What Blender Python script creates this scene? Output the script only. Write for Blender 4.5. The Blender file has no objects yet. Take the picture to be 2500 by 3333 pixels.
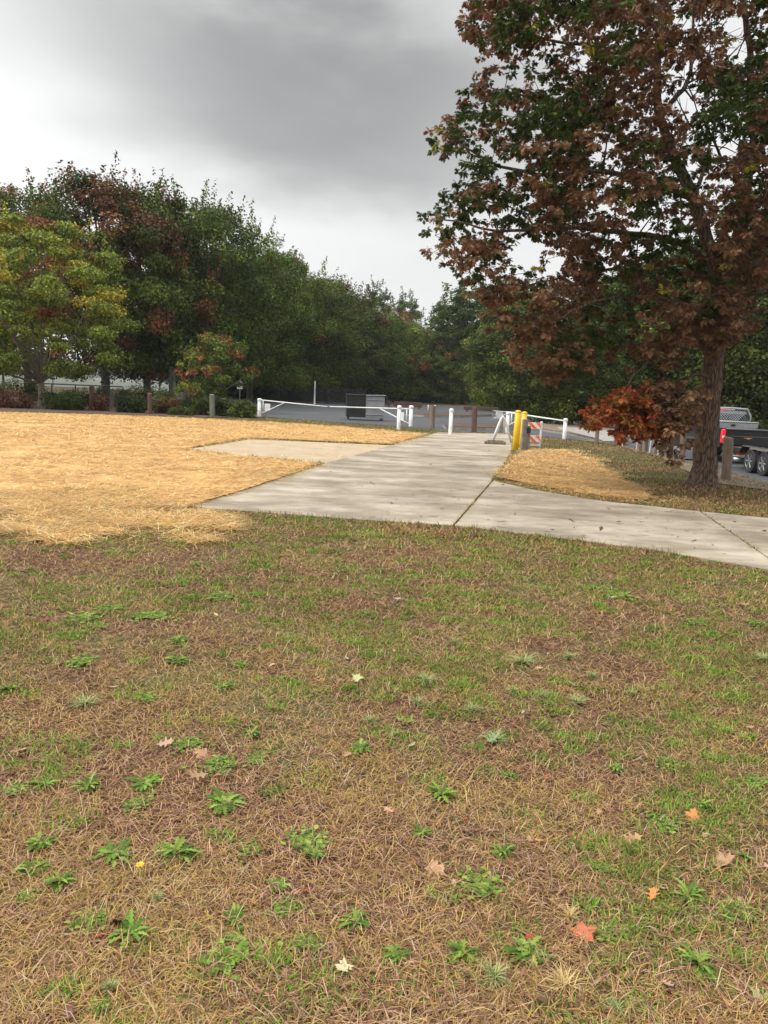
import bpy, bmesh, math, random
import numpy as np
from mathutils import Vector, Matrix
from mathutils.geometry import tessellate_polygon

# ------------------------------------------------------------------ camera
SC = bpy.context.scene
C = SC.collection
FPX = 2504.0; CX, CY = 1250.0, 1666.5; EYE = 1.6
PITCH = math.atan(396.0 / FPX); ROLL = math.radians(2.5)
fwd = Vector((0, math.cos(PITCH), -math.sin(PITCH)))
r0 = Vector((1, 0, 0)); u0 = Vector((0, math.sin(PITCH), math.cos(PITCH)))
right = (r0 * math.cos(ROLL) + u0 * math.sin(ROLL)).normalized()
up = (u0 * math.cos(ROLL) - r0 * math.sin(ROLL)).normalized()
cd = bpy.data.cameras.new("camera"); cam = bpy.data.objects.new("camera", cd); C.objects.link(cam)
M = Matrix((right, up, -fwd)).transposed().to_4x4(); M.translation = (0, 0, EYE)
cam.matrix_world = M
cd.sensor_fit = 'VERTICAL'; cd.sensor_height = 24.0; cd.lens = 24.0 * FPX / 3333.0
cd.clip_start = 0.05; cd.clip_end = 9000
SC.camera = cam
SC.render.resolution_x, SC.render.resolution_y = 768, 1024

# ------------------------------------------------------------------ world, sun, exposure
SUN_EL, SUN_AZ = math.radians(48), math.radians(258)      # azimuth clockwise from +Y: from the left
W = bpy.data.worlds.new("World"); SC.world = W; W.use_nodes = True
nt = W.node_tree; N = nt.nodes; L = nt.links
for n in list(N): N.remove(n)
def wn(t, **k):
    n = N.new(t)
    for a, b in k.items(): setattr(n, a, b)
    return n
out = wn('ShaderNodeOutputWorld'); bg = wn('ShaderNodeBackground')
sky = wn('ShaderNodeTexSky', sky_type='NISHITA'); sky.sun_disc = False
sky.sun_elevation = SUN_EL; sky.sun_rotation = SUN_AZ
tc = wn('ShaderNodeTexCoord')
def vdot(vec):
    n = wn('ShaderNodeVectorMath', operation='DOT_PRODUCT'); n.inputs[1].default_value = vec
    L.new(tc.outputs['Generated'], n.inputs[0]); return n.outputs['Value']
def math_(op, a, b=None, c=None, clamp=False):
    n = wn('ShaderNodeMath', operation=op); n.use_clamp = clamp
    for i, v in enumerate((a, b, c)):
        if v is None: continue
        if isinstance(v, (int, float)): n.inputs[i].default_value = v
        else: L.new(v, n.inputs[i])
    return n.outputs[0]
def ray(px, py):
    return (fwd * FPX + right * (px - CX) - up * (py - CY)).normalized()
cdir = ray(950, 190); cr = cdir.cross(Vector((0, 0, 1))).normalized(); cu = cr.cross(cdir).normalized()
den = math_('MAXIMUM', vdot(cdir), 0.05)
un = math_('DIVIDE', vdot(cr), den); vn = math_('DIVIDE', vdot(cu), den)
mp = wn('ShaderNodeMapping'); mp.inputs['Scale'].default_value = (1.2, 1.2, 3.4)
L.new(tc.outputs['Generated'], mp.inputs['Vector'])
nz = wn('ShaderNodeTexNoise'); nz.inputs['Scale'].default_value = 1.9; nz.inputs['Detail'].default_value = 4; nz.inputs['Roughness'].default_value = 0.45
L.new(mp.outputs[0], nz.inputs['Vector'])
w1 = math_('SUBTRACT', nz.outputs['Fac'], 0.5)
mp2 = wn('ShaderNodeMapping'); mp2.inputs['Scale'].default_value = (1.3, 1.3, 3.6); mp2.inputs['Location'].default_value = (3.1, 1.7, .4)
L.new(tc.outputs['Generated'], mp2.inputs['Vector'])
nz2 = wn('ShaderNodeTexNoise'); nz2.inputs['Scale'].default_value = 2.6; nz2.inputs['Detail'].default_value = 5; nz2.inputs['Roughness'].default_value = 0.5
L.new(mp2.outputs[0], nz2.inputs['Vector'])
w2 = math_('SUBTRACT', nz2.outputs['Fac'], 0.5)
ua = math_('DIVIDE', math_('ADD', un, math_('MULTIPLY', w1, 0.10)), 0.40)
va = math_('DIVIDE', math_('ADD', math_('ADD', vn, math_('MULTIPLY', un, 0.06)), math_('MULTIPLY', w2, 0.30)), 0.155)
rr = math_('SQRT', math_('ADD', math_('MULTIPLY', ua, ua), math_('MULTIPLY', va, va)))
mr = wn('ShaderNodeMapRange', interpolation_type='SMOOTHSTEP'); mr.inputs[1].default_value = 0.1; mr.inputs[2].default_value = 1.25
mr.inputs[3].default_value = 0.27; mr.inputs[4].default_value = 0.69
L.new(rr, mr.inputs[0])
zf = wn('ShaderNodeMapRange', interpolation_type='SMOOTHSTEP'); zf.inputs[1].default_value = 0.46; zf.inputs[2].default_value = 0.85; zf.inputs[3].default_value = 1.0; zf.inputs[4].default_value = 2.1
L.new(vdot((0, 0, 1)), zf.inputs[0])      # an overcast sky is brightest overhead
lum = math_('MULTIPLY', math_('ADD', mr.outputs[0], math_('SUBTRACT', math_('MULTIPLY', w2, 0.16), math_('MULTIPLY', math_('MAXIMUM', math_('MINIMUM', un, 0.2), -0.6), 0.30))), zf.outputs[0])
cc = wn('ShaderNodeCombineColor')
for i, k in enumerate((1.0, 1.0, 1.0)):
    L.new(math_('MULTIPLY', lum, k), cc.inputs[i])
mixs = wn('ShaderNodeMix', data_type='RGBA'); mixs.inputs['Factor'].default_value = 0.97
sk = wn('ShaderNodeVectorMath', operation='SCALE'); sk.inputs['Scale'].default_value = 0.08
L.new(sky.outputs[0], sk.inputs[0])
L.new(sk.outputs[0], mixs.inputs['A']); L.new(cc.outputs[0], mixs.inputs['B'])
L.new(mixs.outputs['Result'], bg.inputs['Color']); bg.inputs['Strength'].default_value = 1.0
L.new(bg.outputs[0], out.inputs['Surface'])
sd = bpy.data.lights.new("sun", 'SUN'); sd.energy = 1.5; sd.angle = math.radians(14); sd.color = (1.0, 0.965, 0.91)
sun = bpy.data.objects.new("sun", sd); C.objects.link(sun)
sdir = Vector((math.sin(SUN_AZ) * math.cos(SUN_EL), math.cos(SUN_AZ) * math.cos(SUN_EL), math.sin(SUN_EL)))
sun.rotation_euler = sdir.to_track_quat('Z', 'Y').to_euler()
SC.view_settings.view_transform = 'Standard'; SC.view_settings.look = 'None'
SC.view_settings.exposure = 0.5; SC.view_settings.gamma = 1.0
try: SC.view_settings.use_curve_mapping = False
except Exception: pass
SC.render.engine = 'CYCLES'
SC.cycles.max_bounces = 5; SC.cycles.diffuse_bounces = 3; SC.cycles.transmission_bounces = 3; SC.cycles.transparent_max_bounces = 8

# ------------------------------------------------------------------ helpers
rnd = random.Random(11); R = np.random.default_rng(7)
def S01(t): t = np.clip(t, 0, 1); return t * t * (3 - 2 * t)
def hgt(x, y): return -0.50 * S01((x - 7.9) / 2.6) * (1 - S01((y - 34) / 12.0))
def hz(x, y): return float(hgt(np.float64(x), np.float64(y)))
def at(px, py, z=0.0):
    d = ray(px, py); t = (z - EYE) / d.z
    return (d.x * t, d.y * t)
def P(px, py, Y):
    d = ray(px, py); t = Y / d.y
    return Vector((d.x * t, Y, EYE + d.z * t))
def D(px, py, Y): return P(px * 1.507, py * 1.507, Y)          # in the coordinates of the 1659-wide view
def horiz(px): return 1270 + (px - 1250) * math.tan(ROLL)
def gx(px, Y): return P(px, horiz(px), Y).x

def tag(o, label=None, cat=None, group=None, kind=None):
    if label: o['label'] = label
    if cat: o['category'] = cat
    if group: o['group'] = group
    if kind: o['kind'] = kind
    return o
def empty(name, loc=(0, 0, 0), rz=0.0, **k):
    o = bpy.data.objects.new(name, None); C.objects.link(o); o.location = loc; o.rotation_euler = (0, 0, rz)
    o.empty_display_size = 0.2
    return tag(o, **k)
def link(name, me, mat, parent=None, smooth=False):
    o = bpy.data.objects.new(name, me); C.objects.link(o)
    if mat is not None and not me.materials: me.materials.append(mat)
    if parent: o.parent = parent
    if smooth: me.polygons.foreach_set('use_smooth', [True] * len(me.polygons))
    return o
class MB:
    def __init__(s): s.v = []; s.f = []
    def add(s, vs, fs):
        b = len(s.v); s.v += [tuple(v) for v in vs]; s.f += [tuple(i + b for i in f) for f in fs]; return s
    def box(s, c, d, rz=0.0, bev=0.0, ry=0.0, rx=0.0):
        x, y, z = d[0] / 2, d[1] / 2, d[2] / 2; b = min(bev, x * .9, y * .9, z * .9)
        mt = Matrix.Translation(c) @ Matrix.Rotation(rz, 4, 'Z') @ Matrix.Rotation(ry, 4, 'Y') @ Matrix.Rotation(rx, 4, 'X')
        if b <= 0:
            vs = [(i * x, j * y, k * z) for k in (-1, 1) for j in (-1, 1) for i in (-1, 1)]
            fs = [(0, 2, 3, 1), (4, 5, 7, 6), (0, 1, 5, 4), (2, 6, 7, 3), (0, 4, 6, 2), (1, 3, 7, 5)]
        else:
            def ring(xx, yy, zz, cx): return [(xx - cx, -yy, zz), (xx, -yy + cx, zz), (xx, yy - cx, zz), (xx - cx, yy, zz), (-xx + cx, yy, zz), (-xx, yy - cx, zz), (-xx, -yy + cx, zz), (-xx + cx, -yy, zz)]
            vs = ring(x - b, y - b, -z, b) + ring(x, y, -z + b, b) + ring(x, y, z - b, b) + ring(x - b, y - b, z, b)
            fs = [tuple(range(7, -1, -1)), tuple(range(24, 32))]
            for r in range(3):
                for i in range(8): fs.append((r * 8 + i, r * 8 + (i + 1) % 8, r * 8 + 8 + (i + 1) % 8, r * 8 + 8 + i))
        return s.add([mt @ Vector(v) for v in vs], fs)
    def tube(s, pts, rad, n=8, caps=True):
        pts = [Vector(p) for p in pts]
        if not hasattr(rad, '__len__'): rad = [rad] * len(pts)
        vs = []; ref = Vector((0.31, 0.12, 0.94)); prev = None
        for i, p in enumerate(pts):
            t = (pts[min(i + 1, len(pts) - 1)] - pts[max(i - 1, 0)]).normalized()
            if prev is None:
                a = t.cross(ref)
                if a.length < 0.1: a = t.cross(Vector((1, 0, 0)))
            else: a = prev - t * prev.dot(t)
            a.normalize(); prev = a; b = t.cross(a)
            for k in range(n):
                g = 2 * math.pi * k / n; vs.append(p + (a * math.cos(g) + b * math.sin(g)) * rad[i])
        fs = [(i * n + k, i * n + (k + 1) % n, (i + 1) * n + (k + 1) % n, (i + 1) * n + k) for i in range(len(pts) - 1) for k in range(n)]
        if caps: fs += [tuple(range(n - 1, -1, -1)), tuple(range((len(pts) - 1) * n, len(pts) * n))]
        return s.add(vs, fs)
    def lathe(s, c, prof, n=16, axis='Z'):
        vs = []
        for r_, z in prof:
            for k in range(n):
                g = 2 * math.pi * k / n
                q = (r_ * math.cos(g), r_ * math.sin(g), z)
                if axis == 'X': q = (z, r_ * math.cos(g), r_ * math.sin(g))
                vs.append((c[0] + q[0], c[1] + q[1], c[2] + q[2]))
        m = len(prof)
        fs = [(i * n + k, i * n + (k + 1) % n, (i + 1) * n + (k + 1) % n, (i + 1) * n + k) for i in range(m - 1) for k in range(n)]
        fs += [tuple(range(n - 1, -1, -1)), tuple(range((m - 1) * n, m * n))]
        return s.add(vs, fs)
    def prism(s, poly, axis, a, b):      # polygon of (u,v) extruded along axis between a and b
        def q(u, v, w): return {'X': (w, u, v), 'Y': (u, w, v), 'Z': (u, v, w)}[axis]
        n = len(poly); vs = [q(u, v, a) for u, v in poly] + [q(u, v, b) for u, v in poly]
        fs = [tuple(range(n - 1, -1, -1)), tuple(range(n, 2 * n))] + [(i, (i + 1) % n, n + (i + 1) % n, n + i) for i in range(n)]
        return s.add(vs, fs)
    def mesh(s, name):
        me = bpy.data.meshes.new(name); me.from_pydata(s.v, [], s.f)
        bm = bmesh.new(); bm.from_mesh(me); bmesh.ops.recalc_face_normals(bm, faces=bm.faces); bm.to_mesh(me); bm.free()
        return me
    def build(s, name, mat, parent=None, smooth=False): return link(name, s.mesh(name), mat, parent, smooth)

def fastmesh(name, V, faces_idx, sizes, cols=None):
    me = bpy.data.meshes.new(name)
    me.vertices.add(len(V)); me.vertices.foreach_set('co', np.ascontiguousarray(V, np.float32).ravel())
    me.loops.add(len(faces_idx)); me.loops.foreach_set('vertex_index', faces_idx.astype(np.int32))
    me.polygons.add(len(sizes)); st = np.concatenate(([0], np.cumsum(sizes)[:-1])).astype(np.int32)
    me.polygons.foreach_set('loop_start', st)
    try: me.polygons.foreach_set('loop_total', sizes.astype(np.int32))
    except Exception: pass
    if cols is not None:
        ca = me.color_attributes.new('col', 'FLOAT_COLOR', 'POINT')
        c4 = np.ones((len(V), 4), np.float32); c4[:, :3] = cols; ca.data.foreach_set('color', c4.ravel())
    me.update(calc_edges=True); me.validate(); return me
def scatter(name, tv, tf, pos, X, Nn, scl, cols):
    """copies of a template (verts tv, faces tf); X = local x direction, Nn = local z"""
    n = len(pos); tv = np.array(tv, float)
    Nn = Nn / np.linalg.norm(Nn, axis=1, keepdims=True)
    X = X - Nn * (X * Nn).sum(1, keepdims=True); X = X / (np.linalg.norm(X, axis=1, keepdims=True) + 1e-9)
    Y = np.cross(Nn, X); s = np.asarray(scl)
    if s.ndim == 1: s = s[:, None]
    t = tv[None] * (s[:, None, :] if s.shape[1] == 3 else s[:, None, :])
    V = pos[:, None] + t[..., 0:1] * X[:, None] + t[..., 1:2] * Y[:, None] + t[..., 2:3] * Nn[:, None]
    flat = np.array([i for f in tf for i in f]); sz = np.array([len(f) for f in tf])
    idx = (flat[None] + (np.arange(n) * len(tv))[:, None]).ravel()
    return fastmesh(name, V.reshape(-1, 3), idx, np.tile(sz, n), np.repeat(cols, len(tv), 0))
LEAF = ([(0, 0, 0), (.4, .27, .09), (1, 0, -.08), (.4, -.27, .09)], [(0, 2, 1), (0, 3, 2)])
_h = [(0, 0), (.16, .05), (.27, .21), (.36, .09), (.52, .36), (.62, .13), (.80, .25), (.84, .08), (1, 0)]
OAKV = [(x, y, .25 * y - .16 * x * x) for x, y in _h] + [(x, -y, .25 * y - .16 * x * x) for x, y in _h[1:-1]]
OAK = (OAKV, [tuple(reversed([0, 1, 2, 3, 4, 5, 6, 7, 8])), tuple([0, 9, 10, 11, 12, 13, 14, 15, 8])])
def hashn(ix, iy, s):
    h = np.sin(ix * 127.1 + iy * 311.7 + s * 74.7) * 43758.5453; return h - np.floor(h)
def vnoise(x, y, s=0):
    ix, iy = np.floor(x), np.floor(y); fx, fy = x - ix, y - iy; fx = fx * fx * (3 - 2 * fx); fy = fy * fy * (3 - 2 * fy)
    a, b, c, d = hashn(ix, iy, s), hashn(ix + 1, iy, s), hashn(ix, iy + 1, s), hashn(ix + 1, iy + 1, s)
    return (a * (1 - fx) + b * fx) * (1 - fy) + (c * (1 - fx) + d * fx) * fy
def fbm(x, y, s=0): return (vnoise(x, y, s) + .5 * vnoise(2.1 * x, 2.1 * y, s + 3) + .25 * vnoise(4.3 * x, 4.3 * y, s + 7)) / 1.75
def inpoly(x, y, poly):
    r_ = np.zeros(len(x), bool); n = len(poly)
    for i in range(n):
        x1, y1 = poly[i]; x2, y2 = poly[(i + 1) % n]
        c = ((y1 > y) != (y2 > y)); dy = (y2 - y1) if y2 != y1 else 1e-9
        r_ ^= c & (x < (x2 - x1) * (y - y1) / dy + x1)
    return r_
def edist(x, y, poly):      # distance to the polygon's outline
    d = np.full(len(x), 1e9); n = len(poly)
    for i in range(n):
        x1, y1 = poly[i]; x2, y2 = poly[(i + 1) % n]; dx, dy = x2 - x1, y2 - y1
        t = np.clip(((x - x1) * dx + (y - y1) * dy) / (dx * dx + dy * dy + 1e-9), 0, 1)
        d = np.minimum(d, np.hypot(x - x1 - t * dx, y - y1 - t * dy))
    return d

# ------------------------------------------------------------------ materials
def newmat(name):
    m = bpy.data.materials.new(name); m.use_nodes = True; nt = m.node_tree
    return m, nt, nt.nodes['Principled BSDF'], nt.nodes, nt.links
def mat(name, col, rough=.6, metal=0.0, var=0.0, scale=8.0, bump=0.0, bscale=30.0, spec=None, stretch=(1, 1, 1), coat=0.0, col2=None, thr=(.35, .65), emit=None):
    m, nt, b, N, L = newmat(name)
    b.inputs['Base Color'].default_value = (*col, 1); b.inputs['Roughness'].default_value = rough; b.inputs['Metallic'].default_value = metal
    if spec is not None: b.inputs['Specular IOR Level'].default_value = spec
    if coat: b.inputs['Coat Weight'].default_value = coat
    if emit: b.inputs['Emission Color'].default_value = (*emit[0], 1); b.inputs['Emission Strength'].default_value = emit[1]
    tc = N.new('ShaderNodeTexCoord'); mp = N.new('ShaderNodeMapping'); mp.inputs['Scale'].default_value = stretch
    L.new(tc.outputs['Object'], mp.inputs[0])
    if var or col2:
        n = N.new('ShaderNodeTexNoise'); n.inputs['Scale'].default_value = scale; n.inputs['Detail'].default_value = 6; n.inputs['Roughness'].default_value = .6
        L.new(mp.outputs[0], n.inputs['Vector'])
        r_ = N.new('ShaderNodeValToRGB'); e = r_.color_ramp.elements; e[0].position, e[1].position = thr
        c2 = col2 or tuple(c * (1 - var) for c in col); e[0].color = (*c2, 1)
        e[1].color = (*(col if col2 else tuple(min(1, c * (1 + var)) for c in col)), 1)
        L.new(n.outputs['Fac'], r_.inputs[0]); L.new(r_.outputs[0], b.inputs['Base Color'])
    if bump:
        n2 = N.new('ShaderNodeTexNoise'); n2.inputs['Scale'].default_value = bscale; n2.inputs['Detail'].default_value = 5
        L.new(mp.outputs[0], n2.inputs['Vector'])
        bp = N.new('ShaderNodeBump'); bp.inputs['Strength'].default_value = bump; bp.inputs['Distance'].default_value = .02
        L.new(n2.outputs['Fac'], bp.inputs['Height']); L.new(bp.outputs[0], b.inputs['Normal'])
    return m
def leafmat(name, trans=.25, rough=.6, vary=False, spec=.12):
    m, nt, b, N, L = newmat(name)
    a = N.new('ShaderNodeAttribute'); a.attribute_name = 'col'
    src = a.outputs['Color']
    if vary:      # every tree has its own tone of green
        oi = N.new('ShaderNodeObjectInfo'); h = N.new('ShaderNodeHueSaturation'); m1 = N.new('ShaderNodeMapRange'); m2 = N.new('ShaderNodeMapRange'); ml = N.new('ShaderNodeMath'); ml.operation = 'FRACT'; mm_ = N.new('ShaderNodeMath'); mm_.operation = 'MULTIPLY'; mm_.inputs[1].default_value = 7.31
        m1.inputs[3].default_value = .70; m1.inputs[4].default_value = 1.45; m2.inputs[3].default_value = .475; m2.inputs[4].default_value = .512
        L.new(oi.outputs['Random'], m1.inputs[0]); L.new(oi.outputs['Random'], mm_.inputs[0]); L.new(mm_.outputs[0], ml.inputs[0]); L.new(ml.outputs[0], m2.inputs[0])
        L.new(m1.outputs[0], h.inputs['Value']); L.new(m2.outputs[0], h.inputs['Hue']); L.new(src, h.inputs['Color']); src = h.outputs['Color']
    L.new(src, b.inputs['Base Color']); b.inputs['Roughness'].default_value = rough; b.inputs['Specular IOR Level'].default_value = spec
    if trans:
        t = N.new('ShaderNodeBsdfTranslucent'); L.new(src, t.inputs['Color'])
        mx = N.new('ShaderNodeMixShader'); mx.inputs[0].default_value = trans
        L.new(b.outputs[0], mx.inputs[1]); L.new(t.outputs[0], mx.inputs[2]); L.new(mx.outputs[0], N['Material Output'].inputs['Surface'])
    return m
M_leaf = leafmat('foliage_leaves', .22, .48); M_tree = leafmat('tree_leaves', .22, .45, True); M_blade = leafmat('grass_blades', .12, .75); M_straw = leafmat('straw_stalks', .1, .6)
M_bark = mat('bark', (.085, .062, .045), .9, var=.4, scale=14, bump=1.0, bscale=22, stretch=(1, 1, .18))
M_bark2 = mat('dark_bark', (.07, .06, .05), .9, var=.4, scale=10, bump=.8, bscale=16, stretch=(1, 1, .25))
M_barkg = mat('pale_bark', (.17, .135, .105), .85, var=.3, scale=12, bump=.5, bscale=25, stretch=(1, 1, .3))
M_wood = mat('weathered_post_wood', (.20, .155, .115), .9, var=.35, scale=9, bump=.8, bscale=26, stretch=(1.6, 1.6, .22))
M_woodr = mat('brown_stained_wood', (.115, .065, .045), .85, var=.3, scale=9, bump=.6, bscale=26, stretch=(1.6, 1.6, .22))
M_woodg = mat('mossy_grey_post_wood', (.15, .15, .115), .9, var=.3, scale=9, bump=.6, bscale=26, stretch=(1.6, 1.6, .22))
M_white = mat('white_gate_paint', (.78, .79, .77), .45, col2=(.60, .60, .55), thr=(.28, .5), scale=5, bump=.1, bscale=40)
M_yellow = mat('yellow_bollard_paint', (.82, .52, .015), .42, col2=(.66, .40, .02), thr=(.25, .5), scale=6, bump=.06)
M_grey = mat('grey_weathered_metal', (.25, .25, .25), .55, metal=.3, var=.2, scale=6)
M_orange = mat('orange_reflective_stripe', (.85, .17, .04), .4)
M_black = mat('black_car_paint', (.010, .011, .013), .35, coat=.2)
M_rubber = mat('tyre_rubber', (.03, .03, .03), .8, var=.2, bump=.3, bscale=60)
M_dark = mat('dark_plastic', (.02, .02, .02), .6)
M_silver = mat('aluminium', (.42, .43, .44), .35, metal=.8, var=.1, scale=4)
M_chrome = mat('chrome', (.7, .7, .7), .15, metal=1.0)
M_red = mat('red_lamp_lens', (.65, .015, .02), .2, coat=.5, emit=((1, .03, .04), .3))
M_gold = mat('gold_badge', (.75, .45, .12), .3, metal=.6)
M_glass = mat('dark_glass', (.012, .014, .016), .2, spec=.25)
M_stone = mat('painted_steel_bin', (.25, .255, .26), .6, var=.15, scale=3, bump=.1)
M_steeld = mat('dark_green_steel', (.025, .03, .028), .6, var=.3, scale=4)
M_kerb = mat('kerb_concrete', (.30, .285, .26), .85, var=.2, scale=4, bump=.3)
M_mulch = mat('bark_mulch', (.13, .075, .05), .95, col2=(.05, .028, .02), thr=(.35, .65), scale=9, bump=1.0, bscale=14)
M_litter = mat('leaf_litter', (.26, .20, .14), .95, col2=(.11, .075, .05), thr=(.3, .7), scale=7, bump=1.0, bscale=11)
M_asph = mat('asphalt', (.085, .088, .095), .85, col2=(.05, .052, .057), thr=(.3, .7), scale=.5, bump=.5, bscale=90)
M_reds = mat('red_sign_face', (.55, .03, .03), .4)
M_blk = mat('black_fence_metal', (.02, .02, .022), .6)

def ground_material():
    m, nt, b, N, L = newmat('lawn_soil')
    tc = N.new('ShaderNodeTexCoord')
    def noise(sc, det=5, rough=.6, off=(0, 0, 0)):
        mp = N.new('ShaderNodeMapping'); mp.inputs['Location'].default_value = off; L.new(tc.outputs['Object'], mp.inputs[0])
        n = N.new('ShaderNodeTexNoise'); n.inputs['Scale'].default_value = sc; n.inputs['Detail'].default_value = det; n.inputs['Roughness'].default_value = rough
        L.new(mp.outputs[0], n.inputs['Vector']); return n.outputs['Fac']
    def ramp(f, a, b_, ca, cb):
        r_ = N.new('ShaderNodeValToRGB'); e = r_.color_ramp.elements; e[0].position = a; e[1].position = b_; e[0].color = (*ca, 1); e[1].color = (*cb, 1); L.new(f, r_.inputs[0]); return r_.outputs[0]
    fine = ramp(noise(55, 6, .75), .3, .7, (.035, .02, .012), (.17, .095, .058))
    green = ramp(noise(40, 5, .7, (4, 2, 0)), .3, .7, (.045, .06, .02), (.15, .17, .06))
    mx = N.new('ShaderNodeMix'); mx.data_type = 'RGBA'
    msk = ramp(noise(1.1, 4, .6, (9, 3, 0)), .46, .6, (0, 0, 0), (1, 1, 1))
    L.new(msk, mx.inputs['Factor']); L.new(fine, mx.inputs['A']); L.new(green, mx.inputs['B'])
    L.new(mx.outputs['Result'], b.inputs['Base Color']); b.inputs['Roughness'].default_value = .95; b.inputs['Specular IOR Level'].default_value = .1
    bp = N.new('ShaderNodeBump'); bp.inputs['Strength'].default_value = .8; bp.inputs['Distance'].default_value = .02
    L.new(noise(70, 4, .7), bp.inputs['Height']); L.new(bp.outputs[0], b.inputs['Normal'])
    return m
M_ground = ground_material()
def concrete_material():
    m, nt, b, N, L = newmat('broom_finished_concrete')
    tc = N.new('ShaderNodeTexCoord')
    def noise(sc, st=(1, 1, 1), det=5, rough=.6, off=(0, 0, 0), rot=0):
        mp = N.new('ShaderNodeMapping'); mp.inputs['Scale'].default_value = st; mp.inputs['Location'].default_value = off; mp.inputs['Rotation'].default_value = (0, 0, rot); L.new(tc.outputs['Object'], mp.inputs[0])
        n = N.new('ShaderNodeTexNoise'); n.inputs['Scale'].default_value = sc; n.inputs['Detail'].default_value = det; n.inputs['Roughness'].default_value = rough
        L.new(mp.outputs[0], n.inputs['Vector']); return n.outputs['Fac']
    def ramp(f, a, b_, ca, cb):
        r_ = N.new('ShaderNodeValToRGB'); e = r_.color_ramp.elements; e[0].position = a; e[1].position = b_; e[0].color = (*ca, 1); e[1].color = (*cb, 1); L.new(f, r_.inputs[0]); return r_.outputs[0]
    def mix(f, a, b_, mode='MIX'):
        x = N.new('ShaderNodeMix'); x.data_type = 'RGBA'; x.blend_type = mode
        if isinstance(f, float): x.inputs['Factor'].default_value = f
        else: L.new(f, x.inputs['Factor'])
        L.new(a, x.inputs['A']); L.new(b_, x.inputs['B']); return x.outputs['Result']
    base = ramp(noise(.9, det=6), .3, .72, (.32, .265, .195), (.58, .505, .40))
    st = ramp(noise(1.1, (.7, 1.3, 1), 8, .72, (3, 1, 0), .25), .38, .60, (.52, .50, .46), (1, 1, 1))
    c = mix(.85, base, st, 'MULTIPLY')
    band = ramp(noise(.45, (.6, 2.2, 1), 5, .65, (1, 4, 0), -.3), .42, .56, (.70, .68, .64), (1, 1, 1))
    c = mix(.8, c, band, 'MULTIPLY')
    sp = ramp(noise(9, (1, 1, 1), 6, .8, (2, 5, 0)), .30, .40, (.45, .42, .38), (1, 1, 1))
    c = mix(.7, c, sp, 'MULTIPLY')
    L.new(c, b.inputs['Base Color']); b.inputs['Roughness'].default_value = .88
    bp = N.new('ShaderNodeBump'); bp.inputs['Strength'].default_value = .35; bp.inputs['Distance'].default_value = .006
    L.new(noise(45, (1, 1.6, 1), 4), bp.inputs['Height']); L.new(bp.outputs[0], b.inputs['Normal'])
    return m
M_conc = concrete_material()
M_pad = mat('sandy_concrete', (.50, .39, .255), .9, col2=(.38, .30, .20), thr=(.3, .7), scale=1.4, bump=.3, bscale=40)
M_strawbase = mat('straw_mat', (.74, .46, .18), .9, col2=(.40, .235, .08), thr=(.28, .62), scale=9, bump=1.0, bscale=16, stretch=(.55, 1.5, 1))

# ------------------------------------------------------------------ terrain and paved sheets
def axis(lo, hi, dlo, dhi, step):
    a = list(np.arange(dlo, dhi + .01, step)); q = dlo; s = step
    pre = []
    while q > lo: s *= 1.5; q -= s; pre.append(max(q, lo))
    q = dhi; s = step; post = []
    while q < hi: s *= 1.5; q += s; post.append(min(q, hi))
    return np.array(pre[::-1] + a + post)
xs = axis(-4000, 4000, -30, 30, 1.0); ys = axis(-400, 6000, -2, 60, 1.0)
GX, GY = np.meshgrid(xs, ys); nx, ny = len(xs), len(ys)
V = np.stack([GX.ravel(), GY.ravel(), hgt(GX.ravel(), GY.ravel())], 1)
i = np.arange(ny - 1)[:, None] * nx + np.arange(nx - 1)[None]; q = np.stack([i, i + 1, i + 1 + nx, i + nx], -1).reshape(-1, 4)
tag(link('ground', fastmesh('ground', V, q.ravel(), np.full(len(q), 4)), M_ground, smooth=True), 'dry brown and green lawn ground', kind='structure')

def sheet(name, poly, off, material, cell=1.0, thick=0.0, bumps=0.0, **k):
    bm = bmesh.new(); vs = [bm.verts.new((x, y, 0)) for x, y in poly]
    for tri in tessellate_polygon([[Vector((x, y, 0)) for x, y in poly]]): bm.faces.new([vs[i] for i in tri])
    x0, x1 = min(p[0] for p in poly), max(p[0] for p in poly); y0, y1 = min(p[1] for p in poly), max(p[1] for p in poly)
    if cell:
        for ax, lo, hi in ((0, x0, x1), (1, y0, y1)):
            c = math.floor(lo / cell) * cell + cell
            while c < hi:
                co = (c, 0, 0) if ax == 0 else (0, c, 0); no = (1, 0, 0) if ax == 0 else (0, 1, 0)
                bmesh.ops.bisect_plane(bm, geom=bm.verts[:] + bm.edges[:] + bm.faces[:], plane_co=co, plane_no=no); c += cell
    for v in bm.verts:
        z = hz(v.co.x, v.co.y) + off
        if bumps: z += bumps * float(fbm(np.float64(v.co.x * 3), np.float64(v.co.y * 3), 5))
        v.co.z = z
    if thick:
        r_ = bmesh.ops.extrude_face_region(bm, geom=bm.faces[:])
        for e in r_['geom']:
            if isinstance(e, bmesh.types.BMVert): e.co.z -= thick
    bmesh.ops.recalc_face_normals(bm, faces=bm.faces)
    if not thick:
        for f in bm.faces:
            if f.normal.z < 0: f.normal_flip()
    me = bpy.data.meshes.new(name); bm.to_mesh(me); bm.free()
    o = link(name, me, material); return tag(o, **k)
A = lambda *pts: [at(px, py) for px, py in pts]
CA = A((610, 1653), (840, 1671), (1055, 1688), (1270, 1703), (1472, 1715), (1600, 1568), (1640, 1520), (1665, 1477), (1672, 1424), (1658, 1413), (1424, 1409), (1280, 1450), (1058, 1511))
CB = A((1480, 1716), (1808, 1756), (2110, 1793), (2500, 1861), (2580, 1880), (2275, 1668), (1960, 1635), (1733, 1597), (1607, 1568))
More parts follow.
